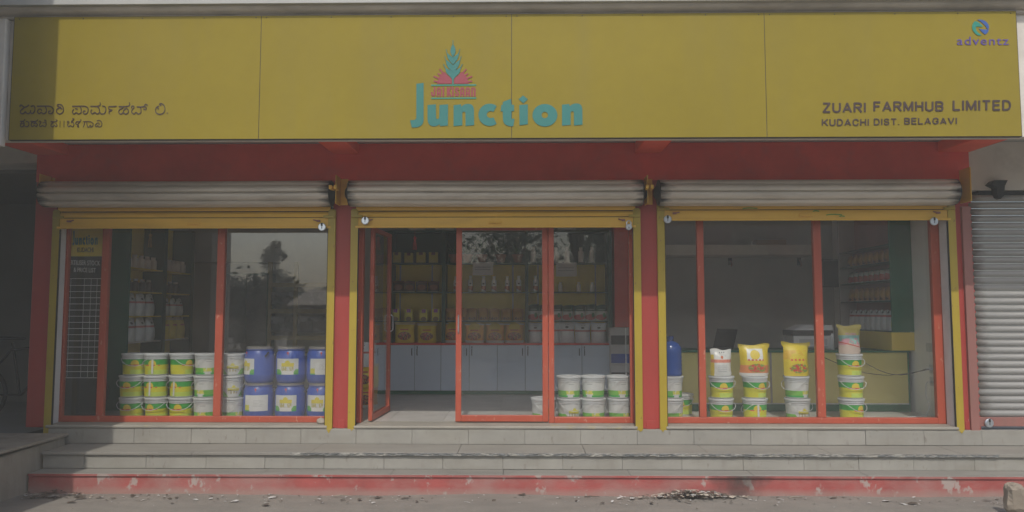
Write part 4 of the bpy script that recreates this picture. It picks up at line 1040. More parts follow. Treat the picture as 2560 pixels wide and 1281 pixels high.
M_SACK3 = bagmat('display_yellow_sack', (.64, .50, .03), HB, [((.62, .38, .03), lambda m, h: AND(between(m.z, h * .55, h * .85), m.noise(7, 3).gt(.52))), ((.62, .14, .05), lambda m, h: AND(between(m.z, h * .50, h * .57), m.x.abs().lt(.085), (m.x * 150.0).sin().gt(-.3))),
                  ((.20, .30, .06), lambda m, h: AND(disc(m, .01, h * .25, h * .16, .5), m.noise(40, 2).gt(.45))), ((.58, .07, .05), lambda m, h: AND(disc(m, .01, h * .25, h * .16, .5), m.noise(34, 2, off=4).gt(.55)))])
M_SACK4 = bagmat('display_pastel_sack', (.62, .50, .42), HB, [((.58, .48, .10), lambda m, h: m.z.gt(h * .60)), ((.25, .48, .42), lambda m, h: AND(between(m.z, h * .33, h * .62), (m.z + m.x * .3 + m.noise(9, 3) * .06).gt(h * .44))), ((.60, .30, .34), lambda m, h: AND(between(m.z, h * .30, h * .52), m.noise(14, 3, off=2).gt(.53))),
                  ((.55, .10, .08), lambda m, h: (m.z + m.x * .25 - h * .30).abs().lt(.006)), ((.60, .34, .28), lambda m, h: AND(between(m.z, h * .62, h * .70), m.x.abs().lt(.06), m.noise(30, 2).gt(.48)))])
def sack(b, w, h, d, mat, label, seed, rz=0, flare=0):
    one('sack', bag_mesh(w, h, d, .13, 0, seed, flare), mat, label, 'sack', (b[0], YR, b[1] - .0005), rz, 'sacks standing on the pails')
sack(b1, .235, .29, .14, M_SACK1, 'white sack with an orange band standing on two green yellow pails', 3, .04)
sack(b2, .32, .345, .16, M_SACK2, 'orange and yellow sack with vegetables printed low down', 5, -.05, .08)
sack(b3, .29, .365, .16, M_SACK3, 'bright yellow sack with vegetables on the white pails', 8, .08, .14)
sack(b4, .245, .315, .15, M_SACK4, 'pastel sack with a yellow top on the stack of three pails', 9, 0, .12)
# blue water jar
m = MatB('blue_water_jar', .18).base((.03, .10, .40)); m.b.inputs['Transmission Weight'].default_value = .35; M_JAR = m.done()
wj = thing('water_jar', 'blue ribbed water jar on top of two white pails', 'water jar', (WX(1676, YR, 900), YR, ZF + 2 * HP))
part('body', MB().lathe([(.115, 0), (.125, .012)] + [(.127 - (.006 if k % 2 else 0), .03 + k * .022) for k in range(12)] + [(.122, .31), (.09, .355), (.04, .38), (.034, .40)], 30), M_JAR, wj, smooth=True)
part('cap', MB().lathe([(.038, .40), (.038, .43), (.034, .435)], 18), M_JAR, wj, smooth=True)

# ------------------------------------------------------------------ price board at the first pane
YBD = .09
M_HEADER = paint('yellow_header_print', (.76, .58, .06), .5, .05, 2)
pb = thing('price_board', 'tall black stock and price list board with a yellow Junction header', 'notice board')
PBp = lambda p: W(p[0], p[1], YBD)
bx0, bx1 = WX(158, YBD, 800), WX(262, YBD, 800)
M_BOARD = paint('black_board', (.03, .033, .03), .5, .15, 4)
part('board', MB().box(bx0, bx1, YBD + .004, YBD + .018, ZF + .02, WZ(640, YBD)), M_BOARD, pb)
part('header_panel', MB().box(bx0, bx1, YBD + .004, YBD + .018, WZ(640, YBD) + .001, WZ(540, YBD)), M_HEADER, pb)
junction(lambda p: W(181 + (p[0] - 1025) * (244 - 181) / 432.0, 577 + (p[1] - 207) * 37 / 113.0, YBD), YBD, YBD + .004, pb, M_TEAL)
M_CHALK = paint('white_print', (.78, .78, .75), .6)
part('lettering', text_on('KUDACHI', PBp, 193, 233, 619, 631, YBD, YBD + .004, .004), M_INK, pb)
part('lettering', text_on('FERTILISER STOCK', PBp, 168, 250, 650, 662, YBD, YBD + .004, .004, slope=.03), M_CHALK, pb)
part('lettering', text_on('& PRICE LIST', PBp, 184, 239, 669, 680, YBD, YBD + .004, .004, slope=.03), M_CHALK, pb)
for py in [697] + [714 + 15.4 * k for k in range(16)]:
    zz = WZ(py, YBD, 215); part('ruled_line', MB().box(bx0 + .03, bx1 - .03, YBD + .0015, YBD + .004, zz - .003, zz + .003), M_CHALK, pb)
for px in (172, 206, 223, 238, 253):
    xx = WX(px, YBD, 820); part('ruled_line', MB().box(xx - .0015, xx + .0015, YBD + .0018, YBD + .004, WZ(945, YBD), WZ(697, YBD)), M_CHALK, pb)
M_CARD = paint('brown_cardboard', (.30, .22, .14), .85, .1, 6)
c = thing('carton', 'small brown carton on the floor under the price board', 'carton', (WX(205, .2, 1000), .22, ZF + .075))
part('box', MB().box(-.155, .155, -.06, .06, 0, .13), M_CARD, c, bev=.004)
part('printed_mark', MB().lathe([(.028, -.0612), (.028, -.0606)], 20, (0, 0, .085), axis='Y'), M_BLACK, c)
c = thing('carton', 'flat white carton lying under the brown carton', 'carton', (WX(195, .2, 1020), .22, ZF + .002))
part('box', MB().box(-.14, .14, -.055, .055, 0, .072), M_PAPER, c, bev=.003)

# ------------------------------------------------------------------ shelving along the back of the middle bay
YC = 2.78                                        # face of the grey cabinets
cab = thing('base_cabinet', 'long low grey cabinet with many doors under the yellow shelves', 'cabinet')
M_CAB = paint('grey_laminate', (.56, .63, .72), .45, .04, 1.5, rnd=.03)
cx0, cx1 = WX(938, YC, 920), WX(1528, YC, 920); zct = WZ(863, YC)
part('carcass', MB().box(cx0, cx1, YC + .021, YBK - .005, ZF + .05, zct), M_DKGREEN, cab)
part('kick_plinth', MB().box(cx0, cx1, YC + .03, YC + .05, ZF + .001, ZF + .049), M_GREEN, cab)
part('counter_top', MB().box(cx0 - .01, cx1 + .01, YC - .012, YBK - .006, zct + .001, zct + .022), M_RED, cab, bev=.003)
seams = [938, 962, 1036, 1102, 1173, 1243, 1313, 1384, 1455, 1528]
for i, (a, b) in enumerate(zip(seams[:-1], seams[1:])):
    A, B_ = WX(a, YC, 920) + .003, WX(b, YC, 920) - .003
    d = part('door', MB().box(A, B_, YC, YC + .019, ZF + .055, zct - .004), M_CAB, cab, bev=.002)
    hx = (B_ - .035) if i % 2 == 1 else (A + .035)
    part('handle', MB().tube([(hx, YC, zct - .05), (hx, YC - .022, zct - .06), (hx, YC - .024, zct - .13), (hx, YC, zct - .15)], .006, 6), M_BLACK, d)
    if i % 2 == 0 and i: part('lock', MB().lathe([(.010, YC - .006), (.010, YC)], 10, (hx, 0, zct - .03), axis='Y'), M_BLACK, d)
rk = thing('shelf_unit', 'tall shelf unit with yellow back and green uprights above the grey cabinet', 'shelf unit')
YSF = 2.90
ztop = WZ(580, YSF)
part('back_panel', MB().box(cx0 + .02, cx1 - .02, YBK - .03, YBK - .01, zct + .023, ztop), M_YLAM, rk)
ups = [(966, 980), (1104, 1113), (1313, 1321), (1519, 1530)]
for a, b in ups: part('upright', MB().box(WX(a, YSF, 750), WX(b, YSF, 750), YSF, YBK - .031, zct + .0225, ztop), M_DKGREEN, rk, bev=.002)
part('top_board', MB().box(cx0, cx1, YSF - .01, YBK - .009, ztop + .001, ztop + .02), M_DKGREEN, rk)
SZ = {}
for r_, py in ((0, 657), (1, 730), (2, 803)):
    SZ[r_] = WZ(py, YSF)
    for (a, b) in ((980, 1104), (1113, 1313), (1321, 1519)):
        part('shelf', MB().box(WX(a, YSF, 750) + .001, WX(b, YSF, 750) - .001, YSF + .004, YBK - .032, SZ[r_] - .014, SZ[r_]), M_DKGREEN, rk)
SZ[3] = zct + .0225
part('upper_back', MB().box(WX(980, YSF, 600), WX(1519, YSF, 600), YBK - .036, YBK - .0305, SZ[0] + .001, ztop), M_DKGREEN, rk)
for px in (1000, 1080, 1282, 1489, 1345):
    xx = WX(px, YBK - .04, 760); part('slotted_strip', MB().box(xx - .012, xx + .012, YBK - .040, YBK - .0302, SZ[2] + .01, SZ[0] - .02), M_BAND, rk)
YI = YSF + .09
ORD = 'first second third fourth fifth sixth seventh eighth ninth'.split()
def nth(i, label, mark):
    a, b = label.split('|'); return '%s %s from %s, %s' % (ORD[i], a, mark, b)
def row(proto, pxs, shelf, label, group, jitter=.04, scale=(1, 1, 1), Y=YI, dz=0.0008):
    for i, px in enumerate(pxs):
        proto.put((WX(px, Y, 760), Y + random.uniform(-.012, .012), SZ[shelf] + dz), random.uniform(-jitter, jitter), nth(i, label, 'the open door'), group, tuple(s * random.uniform(.97, 1.03) for s in scale))
pr_boxd = mproto('carton', MB().box(-.065, .065, -.03, .03, 0, .155), M_BOX_D, 'carton', False)
row(pr_boxd, (990, 1021, 1052, 1083), 0, 'olive carton|dark red top, highest shelf', 'olive cartons on the shelf')
pr_boxy = mproto('carton', MB().box(-.06, .06, -.03, .03, 0, .175), M_BOX_Y, 'carton', False)
row(pr_boxy, (989, 1022, 1060, 1090), 2, 'yellow carton|purple top, third shelf', 'yellow cartons on the shelf')
pr_dk = mproto('pouch', bag_mesh(.17, .16, .09, .12, 0, 1), M_BAG_DK, 'pouch')
row(pr_dk, (996, 1024, 1054, 1084), 1, 'dark brown pouch|above the purple topped cartons', 'dark brown pouches on the shelf')
pr_by = mproto('sack', bag_mesh(.29, .30, .13, .12, 0, 2, .06), M_BAG_Y, 'sack')
row(pr_by, (1013, 1068), 3, 'yellow sack|standing on the cabinet', 'yellow sacks on the cabinet')
pr_bo = mproto('sack', bag_mesh(.275, .29, .13, .12, 0, 4, .06), M_BAG_O, 'sack')
row(pr_bo, (1132, 1187, 1238, 1286), 3, 'orange sack|standing on the grey cabinet', 'orange sacks on the cabinet')
pr_br = mproto('pouch', bag_mesh(.16, .185, .09, .12, 0, 6), M_BAG_BR, 'pouch')
row(pr_br, (1128, 1154, 1180, 1208, 1236, 1266, 1295), 2, 'brown pouch|in the row above the orange sacks', 'brown pouches on the shelf')
bt1 = bottle_proto(M_BOTTLE, .036, .235, M_BOTTLE2)
row(bt1, (1140, 1176, 1209, 1235, 1268, 1297, 1339), 1, 'white bottle|orange label foot, second shelf', 'white bottles on the yellow shelf')
bt2 = bottle_proto(M_BOTTLE2, .040, .235)
row(bt2, (1334, 1390, 1418, 1453, 1480), 0, 'plain white bottle|highest shelf of the end unit', 'plain bottles on the highest shelf')
bt3 = bottle_proto(M_BOTTLE2, .032, .145)
row(bt3, (1401, 1447, 1481), 1, 'short white bottle|second shelf below a paper notice', 'short bottles on the shelf')
pr_gr = mproto('pouch', bag_mesh(.17, .235, .08, .10, 0, 7), M_BAG_GR, 'pouch')
row(pr_gr, (1334, 1361, 1392, 1420, 1449, 1477, 1504), 2, 'green topped pouch|in the row above the white sacks', 'green topped pouches on the shelf')
pr_bw = mproto('sack', bag_mesh(.225, .30, .13, .12, 0, 8, .04), M_BAG_W, 'sack')
row(pr_bw, (1338, 1381, 1417, 1456, 1496), 3, 'white sack|red band, standing on the cabinet', 'white sacks on the cabinet')
for k, (px, s) in enumerate(((1043, .26), (1112, .28), (1205, .28), (1316, .28), (1416, .28))):
    one('sack', bag_mesh(s, .30, .13, .12, 0, 20 + k), M_BAG_O if k < 2 else M_BAG_W, ['orange sack lying above the olive cartons on top of the shelf unit', 'orange sack above the green upright on top of the shelf unit', 'white sack on top of the shelf unit above the plants', 'white sack on top of the shelf unit above the last plant', 'white sack on top of the shelf unit above the plain bottles'][k], 'sack', (WX(px, YI, 570), YI, ztop + .021), 0, 'sacks on top of the shelf unit')
for k, (px, py0, py1) in enumerate(((1210, 659, 691), (1413, 660, 694))):
    A = W(px - 25, py1, YBK - .05); B_ = W(px + 25, py0, YBK - .05)
    t = thing('paper_notice', ['white paper notice taped above the white bottles behind the door', 'white paper notice taped above the short bottles'][k], 'notice', group='paper notices on the shelves')
    part('sheet', MB().box(A[0], B_[0], YSF + .002, YSF + .0035, A[1], B_[1]), M_PAPER, t)
    for q in (.42, .62):
        part('print_line', MB().box(A[0] + .03, B_[0] - .04, YSF + .0008, YSF + .0018, A[1] + (B_[1] - A[1]) * q - .004, A[1] + (B_[1] - A[1]) * q + .004), M_GREYINK, t)
# potted plants on the highest shelf
def plant(px, seed, label):
    rr = random.Random(seed); t = thing('potted_plant', label, 'plant', (WX(px, YI, 640), YI, SZ[0] + .001), 0, 'potted plants on the highest shelf')
    part('pot', MB().lathe([(.055, 0), (.075, .10), (.085, .10), (.085, .125), (.075, .125)], 18), M_POT, t, smooth=True)
    mb = MB()
    for k in range(26):
        a = rr.uniform(0, 6.28); L = rr.uniform(.14, .28); up = rr.uniform(.5, 1.0); w = rr.uniform(.010, .018)
        p = []
        for j in range(5):
            u = j / 4; rad = L * u * (1.2 - up * .6); z = .12 + L * (up * u * 1.3 - .75 * u * u * (1.2 - up))
            p.append((rad * math.cos(a), rad * math.sin(a) * .6, z, w * (1 - abs(u - .4) * 1.2)))
        vs = []; nx_, ny_ = -math.sin(a), math.cos(a)
        for q in p: ww = max(q[3], .001); vs += [(q[0] + nx_ * ww, q[1] + ny_ * ww, q[2]), (q[0] - nx_ * ww, q[1] - ny_ * ww, q[2])]
        mb.add(vs, [(2 * j, 2 * j + 1, 2 * j + 3, 2 * j + 2) for j in range(4)])
    part('foliage', mb, M_LEAF, t)
for k, (px, lb) in enumerate(((1136, 'arching potted plant beside the green upright on the highest shelf'), (1168, 'arching potted plant seen through the door glass above the first bottle'), (1205, 'potted plant above the paper notice on the highest shelf'), (1252, 'potted plant above the middle bottles on the highest shelf'), (1294, 'potted plant beside the last green upright on the highest shelf'))): plant(px, 40 + k, lb)
# cartons and red column beside the shelf unit
part('inner_column', MB().box(WX(1529, 3.0, 600) + .03, WX(1529, 3.0, 600) + .40, 2.95, YBK - .001, ZF + .001, ZCT + .1), M_RED, bld)
for k in range(3):
    t = thing('carton', ['white carton with a dark side at the foot of the stack by the red column', 'white carton with a blue picture in the middle of the stack by the red column', 'white strapped carton on top of the stack by the red column'][k], 'carton', (WX(1557, 2.75, 880), 2.75, ZF + .18 + k * .2612), 0, 'cartons stacked beside the cabinet')
    part('box', MB().box(-.19, .19, -.12, .12, 0, .26), M_PAPER, t, bev=.004)
    part('dark_panel', MB().box(-.18, .18, -.1225, -.1205, .02, .15), M_BLACK if k != 1 else M_BLUE, t)
    part('strap', MB().box(.02, .035, -.1245, -.1228, .0, .26), M_CHALK, t)
t = thing('low_crate', 'dark low crate carrying the stack of white cartons', 'crate', (WX(1557, 2.75, 880), 2.75, ZF + .001))
part('crate_wall', MB().box(-.2, .2, -.13, .13, 0, .178), M_DKGREEN, t, bev=.004)
part('crate_slot', MB().box(-.12, .12, -.134, -.131, .06, .10), M_BLACK, t)
# sacks heaped behind the open leaf
for k, (dx, z, rz, c_) in enumerate(((0, 0, .2, 1), (.02, .25, -.2, 0), (-.03, .50, .1, 2))):
    one('sack', bag_mesh(.34, .30, .22, .13, 0, 60 + k), (M_BAG_Y, M_BAG_O, M_BAG_W)[c_], ['orange sack at the bottom of the heap beside the open door', 'yellow sack in the middle of the heap beside the open door', 'white sack on top of the heap beside the open door'][k], 'sack', (WX(912, 1.3, 900) + dx, 1.3, ZF + .0015 + z), rz, 'sacks heaped beside the open door')

# ------------------------------------------------------------------ shelving on the side wall of the first bay
sw = thing('shelf_unit', 'green side wall shelf unit with cream bracket shelves behind the pails', 'shelf unit')
XF = -4.80
part('end_panel', MB().box(-5.095, XF, .90, .93, ZF + .001, 2.9), M_GREEN, sw)
for y in (1.78, 2.62): part('partition', MB().box(-5.095, XF, y, y + .10, ZF + .001, 2.9), M_DKGREEN, sw)
part('side_backing', MB().box(-5.096, -5.08, .931, 3.2, ZF + .001, 2.9), M_YLAM, sw)
side_z = [2.28, 1.985, 1.68, 1.36]
for y0, y1 in ((.935, 1.775), (1.885, 2.615)):
    for z in side_z: part('shelf', MB().box(-5.078, XF - .01, y0, y1, z - .016, z), M_YLAM if z > 1.6 else M_CREAM, sw, bev=.003)
bt4 = bottle_proto(M_BOTTLE3, .045, .165)
bt5 = bottle_proto(M_BOTTLEDK, .042, .16, M_BOTTLE2)
wbg = mproto('sack', bag_mesh(.20, .29, .13, .12, 0, 33, .05), M_BAG_W, 'sack')
def side_row(p, ys, zi, lab, grp, sc=1.0):
    for i, y in enumerate(ys): p.put((XF - .085, y, side_z[zi] + .0008), R(-90) + random.uniform(-.1, .1) if p is wbg else 0, nth(i, lab, 'the green end panel' if y < 1.8 and ys[0] < 1.8 else 'the dark partition'), grp, (sc,) * 3)
side_row(bt4, (1.02, 1.18, 1.34, 1.50, 1.66), 0, 'cream bottle|highest side shelf above the pails', 'cream bottles on the side shelves')
side_row(bt4, (1.95, 2.09, 2.23, 2.37, 2.51), 0, 'cream bottle|highest side shelf deeper in the shop', 'cream bottles beyond the partition')
side_row(bt5, (1.05, 1.22, 1.39, 1.56), 1, 'dark bottle|second side shelf above the pails', 'dark bottles on the side shelves')
side_row(bt5, (1.98, 2.15, 2.32), 1, 'dark bottle|second side shelf deeper in the shop', 'dark bottles beyond the partition')
side_row(wbg, (1.10, 1.34, 1.58), 2, 'white sack|third side shelf above the pails', 'white sacks on the side shelves', .95)
side_row(wbg, (1.10, 1.36, 1.60), 3, 'white sack|lowest side shelf above the pails', 'white sacks on the lowest side shelf', 1.02)
side_row(wbg, (2.02, 2.24, 2.44), 2, 'white sack|third side shelf deeper in the shop', 'white sacks beyond the partition', .8)
ybg = mproto('sack', bag_mesh(.22, .30, .13, .12, 0, 34, .05), M_BAG_Y, 'sack')
for i, y in enumerate((2.02, 2.25, 2.48)): ybg.put((XF - .085, y, side_z[3] + .0008), R(-90), nth(i, 'yellow sack|lowest side shelf deeper in the shop', 'the dark partition'), 'yellow sacks beyond the partition')
# tassel hanging over the highest shelf
M_STRAW = paint('gold_tassel', (.40, .26, .08), .6, .2, 20)
def tassel(px, py, Y, label, mat):
    x, z = W(px, py, Y); t = thing('hanging_tassel', label, 'tassel', (x, Y, z))
    part('cord', MB().tube([(0, 0, .02), (0, 0, ZCT + .108 - z)], .0015, 5), mat, t)
    part('knot', MB().lathe([(.004, -.02), (.022, 0), (.018, .015), (.004, .03)], 10), mat, t, smooth=True)
    mb = MB()
    for k in range(7):
        a = k * .9; mb.tube([(.008 * math.cos(a), .008 * math.sin(a), -.01), (.018 * math.cos(a), .018 * math.sin(a), -.07), (.022 * math.cos(a + .2), .02 * math.sin(a), -.14)], .003, 4)
    part('strand', mb, mat, t)
tassel(376, 590, .75, 'gold tassel hanging above the cream bottles', M_STRAW)
tassel(1037, 597, 1.2, 'red and white tassel hanging inside the open door', M_TAG)
# pale display frame at the back of the first bay
df = thing('display_frame', 'pale wooden display frame with grey pictures at the back of the first bay', 'display frame')
YD = 2.9
M_WOOD = paint('pale_wood', (.30, .235, .10), .6, .12, 4, stretch=(1, 1, .3))
vx = [WX(p, YD, 760) for p in (672, 738, 836)]
for xx in vx: part('post', MB().box(xx - .03, xx + .03, YD, YD + .05, ZF + .001, WZ(655, YD)), M_WOOD, df, bev=.003)
for py in (712, 778, 845):
    part('rail', MB().box(vx[0] - .03, vx[2] + .03, YD - .006, YD - .0005, WZ(py, YD) - .035, WZ(py, YD) + .03), M_WOOD, df)
M_PIC = MatB('grey_picture', .4).base((.06, .065, .07)); M_PIC.mix(M_PIC.ramp(M_PIC.noise(6, 4, world=True), .5, .6), (.26, .26, .28)); M_PIC = M_PIC.done()
for i in range(2):
    for a, b in ((730, 762), (792, 832)):
        part('picture', MB().box(vx[i] + .031, vx[i + 1] - .031, YD + .02, YD + .028, WZ(b, YD), WZ(a, YD)), M_PIC, df)
t = thing('dark_cupboard', 'tall dark cupboard at the back of the first bay beside the display frame', 'cupboard', (WX(612, 2.8, 800), 2.85, ZF + .001))
part('carcass', MB().box(-.30, .30, 0, .38, 0, 1.75), M_DKGREEN, t, bev=.004)
for s in (-1, 1): part('door', MB().box(min(s * .004, s * .296), max(s * .004, s * .296), -.018, -.001, .05, 1.72), M_BLACK, t, bev=.003)
# loft beam inside, seen through the glass
part('loft_beam', MB().box(-5.07, -3.7, 2.95, YBK - .001, WZ(655, 2.95), WZ(617, 2.95)), M_GREYWALL, bld)

# ------------------------------------------------------------------ counter bay
YK = .98
ct = thing('sales_counter', 'yellow counter with green edging behind the counter window', 'counter')
kx0, kx1 = WX(1697, YK, 950), WX(2270, YK, 950); kz = WZ(877, YK)
M_YCOUNTER = paint('yellow_counter_laminate', (.64, .57, .20), .5, .05, 1.2)
part('front_panel', MB().box(kx0 + .02, kx1, YK, YK + .02, ZF + .10, kz - .02), M_YCOUNTER, ct)
part('side_panel', MB().box(kx0, kx0 + .019, YK, YK + .6, ZF + .001, kz - .02), M_DKGREEN, ct)
part('side_panel', MB().box(kx1 + .0005, kx1 + .02, YK - .003, YK + .6, ZF + .001, kz - .02), M_GREEN, ct)
part('top', MB().box(kx0 - .02, kx1 + .03, YK - .02, YK + .62, kz - .0195, kz + .006), M_GREEN, ct, bev=.003)
part('kick_band', MB().box(kx0 + .0195, kx1, YK - .004, YK + .016, ZF + .001, ZF + .085), M_GREEN, ct)
part('white_strip', MB().box(kx0 + .0195, kx1, YK - .006, YK + .014, ZF + .0855, ZF + .0995), M_PAILLID, ct)
for px in (1924,): part('joint_strip', MB().box(WX(px, YK) - .012, WX(px, YK) + .012, YK - .003, YK - .0002, ZF + .10, kz - .02), M_BAND, ct)
lp = thing('laptop', 'black laptop seen edge on standing on the counter', 'laptop', (WX(1790, YK + .3, 860), YK + .30, kz + .007), R(-60))
part('base', MB().box(-.17, .17, -.12, .12, 0, .016), M_BLACK, lp, bev=.004)
mb = MB().box(-.17, .17, -.006, .006, 0, .24); mb.xf(Matrix.Translation((0, .12, .016)) @ Matrix.Rotation(R(-18), 4, 'X')); part('screen', mb, M_BLACK, lp)
pr = thing('printer', 'grey and white printer on the counter behind the yellow sack', 'printer', (WX(2020, YK + .3, 850), YK + .30, kz + .007))
M_PRN = paint('printer_grey', (.42, .42, .42), .5, .05, 4); M_PRN2 = paint('printer_white', (.58, .58, .57), .5, .05, 4)
part('body', MB().box(-.24, .24, -.17, .17, 0, .17), M_PRN2, pr, bev=.012)
part('scanner_band', MB().box(-.255, .245, -.18, .17, .1705, .235), M_BLACK, pr, bev=.008)
mb = MB(); mb.add([(-.24, -.18, .236), (.245, -.18, .236), (.245, .17, .236), (-.24, .17, .236), (-.10, -.10, .30), (.235, -.17, .30), (.235, .16, .30), (-.10, .16, .30)], [(0, 3, 2, 1), (4, 5, 6, 7), (0, 1, 5, 4), (1, 2, 6, 5), (2, 3, 7, 6), (3, 0, 4, 7)])
part('lid', mb, M_PRN2, pr, bev=.006)
part('paper_tray', MB().box(-.16, .16, -.215, -.171, .03, .045), M_PRN, pr); part('front_slot', MB().box(-.17, .17, -.173, -.1702, .06, .13), M_PRN, pr)
wb = bottle_proto(M_PAILLID, .034, .27, None, 'water_bottle'); wb.put((WX(2078, YK + .15, 850), YK + .15, kz + .007), 0, 'slim clear bottle beside the printer on the counter')
# back of the counter bay
part('loft_ledge', MB().box(WX(1625, 2.9, 630), 4.2, 2.7, YBK - .001, WZ(641, 2.9), WZ(616, 2.9)), M_CREAM, bld, bev=.004)
t = thing('wall_speaker', 'black box loudspeaker fixed to the back wall under the ledge', 'speaker', (WX(2078, 2.95, 690), 2.95, WZ(718, 2.95)))
part('cabinet', MB().box(-.14, .14, 0, .28, 0, .40), M_BLACK, t, bev=.006)
part('grille', MB().box(-.115, .125, -.012, -.001, .025, .375), M_GREASE, t); part('frame_edge', MB().box(-.13, -.118, -.016, -.0005, .01, .39).box(-.117, .135, -.016, -.0005, .379, .389), M_BAND, t)
part('wall_bracket', MB().box(-.03, .03, .281, YBK - 2.95 - .002, .15, .25), M_BLACK, t)
t = thing('carton', 'flat pale carton lying on the ledge at the back of the counter bay', 'carton', (WX(1925, 2.9, 605), 2.92, WZ(616, 2.9) + .001))
part('box', MB().box(-.21, .21, -.1, .15, 0, .085), M_CARD, t, bev=.004); part('tape', MB().box(-.025, .025, -.1015, .1515, .0851, .0862), M_PAPER, t)
for px, lb in ((1826, 'small dark wall hook beneath the ledge above the laptop'), (1999, 'small dark wall hook beneath the ledge above the printer')):
    x, z = W(px, 655, YBK - .03); t = thing('wall_hook', lb, 'hook', (x, YBK - .001, z))
    part('plate', MB().box(-.03, .03, -.012, 0, -.05, .06), M_BLACK, t, bev=.004); part('prong', MB().tube([(0, -.012, .02), (.01, -.05, 0), (.015, -.06, -.05), (0, -.05, -.07)], .010, 6), M_BROWNSTEEL, t)
# side wall shelves at the counter end
sr = thing('shelf_unit', 'side wall shelf unit with a green end panel above a yellow cupboard', 'shelf unit')
XG = 4.40
part('end_panel', MB().box(XG, 4.655, .92, .95, WZ(830, .92), 3.0), M_GREEN, sr)
part('yellow_cupboard', MB().box(XG - .01, 4.658, .93, 2.4, kz + .007, WZ(831, .95)), M_YLAM, sr)
part('side_backing', MB().box(4.62, 4.656, .951, 2.4, WZ(829, .95), 3.0), M_BROWNSTEEL, sr)
rz_ = [WZ(828, 1.0) + .0, WZ(752, 1.0), WZ(702, 1.0), WZ(655, 1.0), WZ(612, 1.0)]
for z in rz_: part('shelf', MB().box(XG + .005, 4.619, .952, 2.4, z - .014, z), M_DKGREEN, sr)
part('partition', MB().box(XG, 4.619, 2.401, 2.43, WZ(830, .95), 3.0), M_GREYWALL, sr)
sp1 = mproto('pouch', bag_mesh(.14, .25, .07, .10, 0, 71), M_BAG_W, 'pouch'); sp2 = mproto('pouch', bag_mesh(.13, .17, .07, .10, 0, 72), M_BAG_BR, 'pouch'); sp3 = mproto('pouch', bag_mesh(.13, .15, .07, .10, 0, 73), M_BAG_GR, 'pouch')
for k in range(9):
    y = 1.03 + k * .15
    (sp1 if k else ybg).put((XG + .09, y, rz_[0] + .0008), R(90), nth(k - 1, 'slim white pouch|lowest shelf beside the counter', 'the yellow pouch') if k else 'yellow pouch on the lowest shelf next to the green end panel', 'pouches on the lowest counter shelf', (1, 1, 1) if k else (.62, .7, .85))
    sp2.put((XG + .09, y, rz_[1] + .0008), R(90), nth(k, 'brown pouch|second shelf beside the counter', 'the green panel'), 'brown pouches beside the counter')
    sp3.put((XG + .09, y, rz_[2] + .0008), R(90), nth(k, 'green topped pouch|third shelf beside the counter', 'the green panel'), 'green topped pouches beside the counter')
    sp2.put((XG + .09, y, rz_[3] + .0008), R(90), nth(k, 'brown pouch|fourth shelf beside the counter', 'the green panel'), 'brown pouches high beside the counter', (1, 1, .9))
# sockets and leads on the side wall
def wall_plate(y, z, label, n):
    t = thing('socket_plate', label, 'socket', (4.659, y, z), 0, 'socket plates on the side wall')
    part('plate', MB().box(-.010, 0, -.06, .06, -.05, .05), M_PAILLID, t, bev=.003)
    for k in range(n): part('plug', MB().lathe([(.016, -.010), (.014, -.05), (.006, -.06)], 10, (0, -.03 + .06 * k, 0), axis='X'), M_BLACK if label.find('white') < 0 else M_PAILLID, t, smooth=True)
wall_plate(.55, WZ(922, .55), 'socket plate with two black plugs above the white plug', 2)
wall_plate(.55, WZ(953, .55), 'lowest socket plate with one white plug', 1)
wall_plate(.60, WZ(868, .6), 'upper switch plate near the yellow cupboard', 0)
def lead(pts, r, mat, label):
    o = part('power_lead', MB().tube([Vector(p) for p in pts], r, 6), mat, None, smooth=True); tag(o, label, 'cable', 'power leads at the counter')
zz = WZ(922, .55)
def sagline(a, b, s, n=14): return [(a[0] + (b[0] - a[0]) * i / n, a[1] + (b[1] - a[1]) * i / n, a[2] + (b[2] - a[2]) * i / n - s * math.sin(math.pi * i / n)) for i in range(n + 1)]
lead(sagline((4.60, .52, zz), (WX(2060, YK - .03, 900), YK - .03, WZ(893, YK)), .13), .0045, M_BLACK, 'black power lead sagging from the sockets to the counter top')
lead(sagline((4.60, .58, zz), (WX(2165, YK - .03, 905), YK - .03, WZ(908, YK)), .10), .0045, M_BLACK, 'black power lead sagging just below the other from the sockets')
zw = WZ(953, .55)
lead([(4.60, .55, zw), (4.57, .54, zw - .03), (4.56, .53, zw - .15), (4.58, .5, ZF + .12), (4.52, .46, ZF + .02), (4.3, .45, ZF + .006), (4.1, .42, ZF + .006), (3.9, .46, ZF + .006), (3.7, .42, ZF + .006), (3.5, .45, ZF + .006)], .006, M_PAILLID, 'white power lead trailing down to the floor under the sockets')
